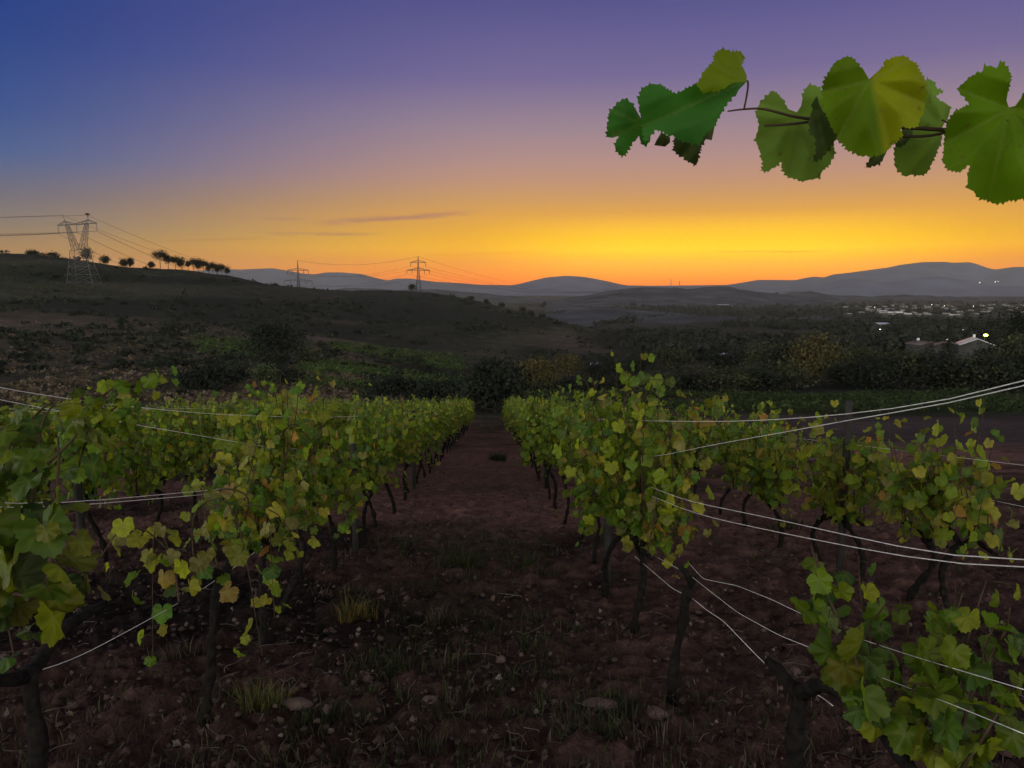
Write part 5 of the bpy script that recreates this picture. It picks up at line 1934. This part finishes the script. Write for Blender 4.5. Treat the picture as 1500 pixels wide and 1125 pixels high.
# two chimneys far on the horizon
for px, top, Y, lab in ((983, 409, 6000, 'taller left chimney stack on the horizon'), (995.5, 411, 6000, 'shorter right chimney stack on the horizon')):
    q = at(px, top, Y)
    g = z1(q[0], Y)
    s = Soup()
    tube(s, [(0, 0, -5), (0, 0, (q[2] - g) * .5), (0, 0, q[2] - g - 6), (0, 0, q[2] - g)], [4.5, 3.6, 2.8, 3.2], 12)
    o = s.obj('chimney_stack', M_stack)
    o.location = (q[0], Y, g)
    tag(o, lab, 'chimney stack', 'two chimney stacks on the horizon')

# ------------------------------------------------------------------ pylons and lines
def lattice(s, a, b, wa, wb, n, leg=0.28, brace=0.14, ax=(1, 0, 0), ay=(0, 1, 0)):
    """square lattice column from a to b"""
    a, b = np.array(a, float), np.array(b, float)
    ax, ay = np.array(ax, float), np.array(ay, float)
    cor = lambda t, w: [a + (b - a) * t + (ax * sx + ay * sy) * w / 2 for sx, sy in ((-1, -1), (1, -1), (1, 1), (-1, 1))]
    rows = [cor(t, wa + (wb - wa) * t) for t in np.linspace(0, 1, n + 1)]
    for i in range(n):
        for k in range(4):
            bar(s, rows[i][k], rows[i + 1][k], leg)
            m = (k + 1) % 4
            bar(s, rows[i][k], rows[i + 1][m], brace)
            bar(s, rows[i][m], rows[i + 1][k], brace)
            bar(s, rows[i + 1][k], rows[i + 1][m], brace)


def big_pylon():
    Y = 427.0
    base = on(127, Y, 425)
    k = Y / F                                    # metres per photo pixel
    P = lambda px, py, dy=0.0: np.array([(px - 115.0) * k * 1.0, dy, (426 - py) * k])
    base[0] = at(122, 425, Y)[0]
    base[2] = at(122, 425.5, Y)[2]
    root = thing('power_pylon', 'big steel lattice pylon with a forked head on the left hill', 'pylon', base, 'power pylons')
    s = Soup()
    waist = P(113.5, 369)
    for sx, sy in ((-1, -1), (1, -1), (1, 1), (-1, 1)):   # four spread legs up to the waist
        foot = np.array([sx * 7.2 + 1.2, sy * 5.2, z1(base[0] + sx * 7.2 + 1.2, Y + sy * 5.2) - base[2] - .4])
        bar(s, foot, waist + np.array([sx * 3.9, sy * 2.0, 0]), 0.34)
    n = 5
    for i in range(n):
        f0, f1 = i / n, (i + 1) / n
        q = lambda sx, sy, f: (1 - f) * np.array([sx * 7.2 + 1.2, sy * 5.2, 0]) + f * (waist + np.array([sx * 3.9, sy * 2.0, 0]))
        for (a, b) in (((-1, -1), (1, -1)), ((1, -1), (1, 1)), ((1, 1), (-1, 1)), ((-1, 1), (-1, -1))):
            bar(s, q(*a, f0), q(*b, f1), 0.15)
            bar(s, q(*b, f0), q(*a, f1), 0.15)
            bar(s, q(*a, f1), q(*b, f1), 0.15)
    wl, wr = P(98.5, 333), P(126.5, 331)
    lattice(s, waist + np.array([-1.7, 0, 0]), wl, 3.2, 1.4, 5, 0.26, 0.12)
    lattice(s, waist + np.array([1.7, 0, 0]), wr, 3.2, 1.4, 5, 0.26, 0.12)
    s.obj('tower_body', M_steel, root)
    s = Soup()
    tl, tr = P(86, 335), P(140, 331.5)
    up = np.array([0, 0, 1.7])
    pts_lo = [tl, P(98.5, 333.5), P(112, 333.5), P(126.5, 332), tr]
    pts_hi = [tl + up * .2, P(96, 328.5), P(111, 332), P(129, 326.5), tr + up * .2]
    for dy in (-.7, .7):
        d = np.array([0, dy, 0])
        for a in (pts_lo, pts_hi):
            for i in range(4):
                bar(s, a[i] + d, a[i + 1] + d, 0.24)
        for i in range(4):
            m1, m2 = (pts_lo[i] + pts_lo[i + 1]) / 2, (pts_hi[i] + pts_hi[i + 1]) / 2
            for a, b in ((pts_hi[i], m1), (m1, m2), (m1, pts_hi[i + 1]), (pts_hi[i + 1], pts_lo[i + 1])):
                bar(s, a + d, b + d, 0.14)
    bar(s, P(98.5, 333), P(93, 320), 0.26)
    bar(s, P(97, 329), P(93, 320), 0.2)
    bar(s, P(126.5, 332), P(128.5, 320), 0.26)
    bar(s, P(130, 328), P(128.5, 320), 0.2)
    s.obj('crossarm', M_steel, root)
    ends = []
    for px, y0 in ((86, 335), (112, 333.5), (140, 331.5)):
        s = Soup()
        a = P(px, y0)
        e = a - np.array([0, 0, 4.1])
        zz = np.linspace(0, 1, 22)
        tube(s, [a + (e - a) * t for t in zz], [0.09 if i % 2 else 0.2 for i in range(22)], 6)
        s.obj('insulator', M_insul, root)
        ends.append(base + e)
    # nest on the right peak
    s = Soup()
    rng = np.random.default_rng(3)
    for i in range(70):
        a, b, r = rng.uniform(0, 6.28), rng.uniform(-.6, .5), rng.uniform(.2, .9)
        c = np.array([math.cos(a) * r, math.sin(a) * r, b * (1.1 - r * .5) + .55])
        t = rng.uniform(0, 6.28)
        d = np.array([math.cos(t), math.sin(t), rng.normal(0, .3)]) * .6
        tube(s, [c - d, c + d], 0.06, 4, (0.05, 0.04, 0.03))
    o = s.obj('bird_nest', M_litter)
    o.location = tuple(base + P(128.5, 320))
    tag(o, 'dark bird nest of sticks on the right peak of the big pylon', 'bird nest')
    return ends, [base + P(93, 320), base + P(128.5, 320)]


def mast_pylon(px, Y, top, arms, label, hidden=0.0):
    """slim tapering lattice mast with two crossarms; arms: (py, half width px)"""
    base = on(px, Y, 415)
    base[0] = at(px, 415, Y)[0]
    k = Y / F
    zt = at(px, top, Y)[2] - base[2]
    root = thing('power_pylon', label, 'pylon', base, 'power pylons')
    s = Soup()
    zl = at(px, arms[0][0], Y)[2] - base[2]
    lattice(s, (0, 0, -.5), (0, 0, zl * .62), 6.4, 3.0, 5, 0.6, 0.26)
    lattice(s, (0, 0, zl * .62), (0, 0, zl + 1.5), 3.0, 1.7, 4, 0.55, 0.25)
    lattice(s, (0, 0, zl + 1.5), (0, 0, zt), 1.7, 0.2, 4, 0.45, 0.22)
    s.obj('tower_body', M_steel, root)
    ends = []
    for py, hw in arms:
        z = at(px, py, Y)[2] - base[2]
        s = Soup()
        w = hw * k
        for sg in (-1, 1):
            tip = np.array([sg * w, 0, z])
            for dy in (-.8, .8):
                bar(s, (sg * 1.0, dy, z), tip, 0.55)
                bar(s, (sg * 1.0, dy, z + 2.3), tip + np.array([0, 0, .25]), 0.5)
                for f in (.25, .5, .75):
                    a = np.array([sg * 1.0, dy, z]) * (1 - f) + tip * f
                    b = np.array([sg * 1.0, dy, z + 2.3]) * (1 - f + .12) + (tip + np.array([0, 0, .25])) * (f - .12)
                    bar(s, a, b, 0.18)
        s.obj('crossarm', M_steel, root)
        for f in ((-1, 1) if hw < 14 else (-1, -.55, .55, 1)):
            s = Soup()
            tube(s, [(f * w, 0, z), (f * w, 0, z - 4.0)], 0.34, 6)
            s.obj('insulator', M_insul, root)
            if abs(f) == 1:
                ends.append(base + np.array([f * w, 0, z - 4.0]))
    ends.append(base + np.array([0, 0, zt]))
    return ends


E1, G1_ = big_pylon()
E2 = mast_pylon(613, 850, 375.5, ((396, 16.5), (384.5, 11)), 'slim two armed pylon silhouetted in the middle of the skyline')
E3 = mast_pylon(437, 900, 381.5, ((411.5, 20), (396, 15)), 'slim two armed pylon standing before the pale left mountains')


def cable(a, b, sag, label, r=0.10, group='power lines', n=40):
    a, b = np.array(a), np.array(b)
    t = np.linspace(0, 1, n)[:, None]
    p = a * (1 - t) + b * t
    p[:, 2] -= (4 * sag * t * (1 - t))[:, 0]
    s = Soup()
    tube(s, p, r, 4)
    tag(s.obj('power_line', M_cable), label, 'power line', group)


for i, (e, py) in enumerate(zip(E1, (345.5, 343.0, 340.5))):
    cable(e, at(-420, py - 6, 420), 2.5, 'cable running left from the insulators of the big pylon')
for g, py in zip(G1_, (318.5, 316)):
    cable(g, at(-420, py - 4, 420), 2.0, 'thin ground wire running left from the top of the big pylon', 0.07)
far_pts = [at(262, 414, 700), at(318, 418, 720), at(368, 424, 740)]
for e, f in zip(E1, far_pts):
    cable(e, f, 4.0, 'cable descending right from the big pylon behind the ridge')
for g, f in zip(G1_, [at(350, 404, 740), at(362, 402, 740)]):
    cable(g, f, 3.0, 'thin ground wire descending right from the big pylon peak', 0.07)
for a, b in zip(E3, E2):
    cable(a, b, 7.0, 'cable hung between the two slim pylons', 0.11)
for i, a in enumerate(E2):
    cable(a, at(905, 420 + i * 1.5, 1500), 16.0, 'cable leaving the middle pylon to the right', 0.11)

# ------------------------------------------------------------------ evening haze over the valley
hz = Soup()
box(hz, -9500, 9500, -900, 11300, -170, 345)
ho = hz.obj('haze', simple_mat('tmp', (0.5, 0.5, 0.5)), smooth=False)
ho.data.materials.clear()
mh, th = material('evening_haze')
oo = th.nodes.new('ShaderNodeOutputMaterial')
pv = th.nodes.new('ShaderNodeVolumePrincipled')
pv.inputs['Color'].default_value = (0.95, 0.88, 0.72, 1)
pv.inputs['Density'].default_value = 4.0e-5
pv.inputs['Anisotropy'].default_value = 0.35
th.links.new(pv.outputs[0], oo.inputs['Volume'])
ho.data.materials.append(mh)
struct(ho, 'stuff')
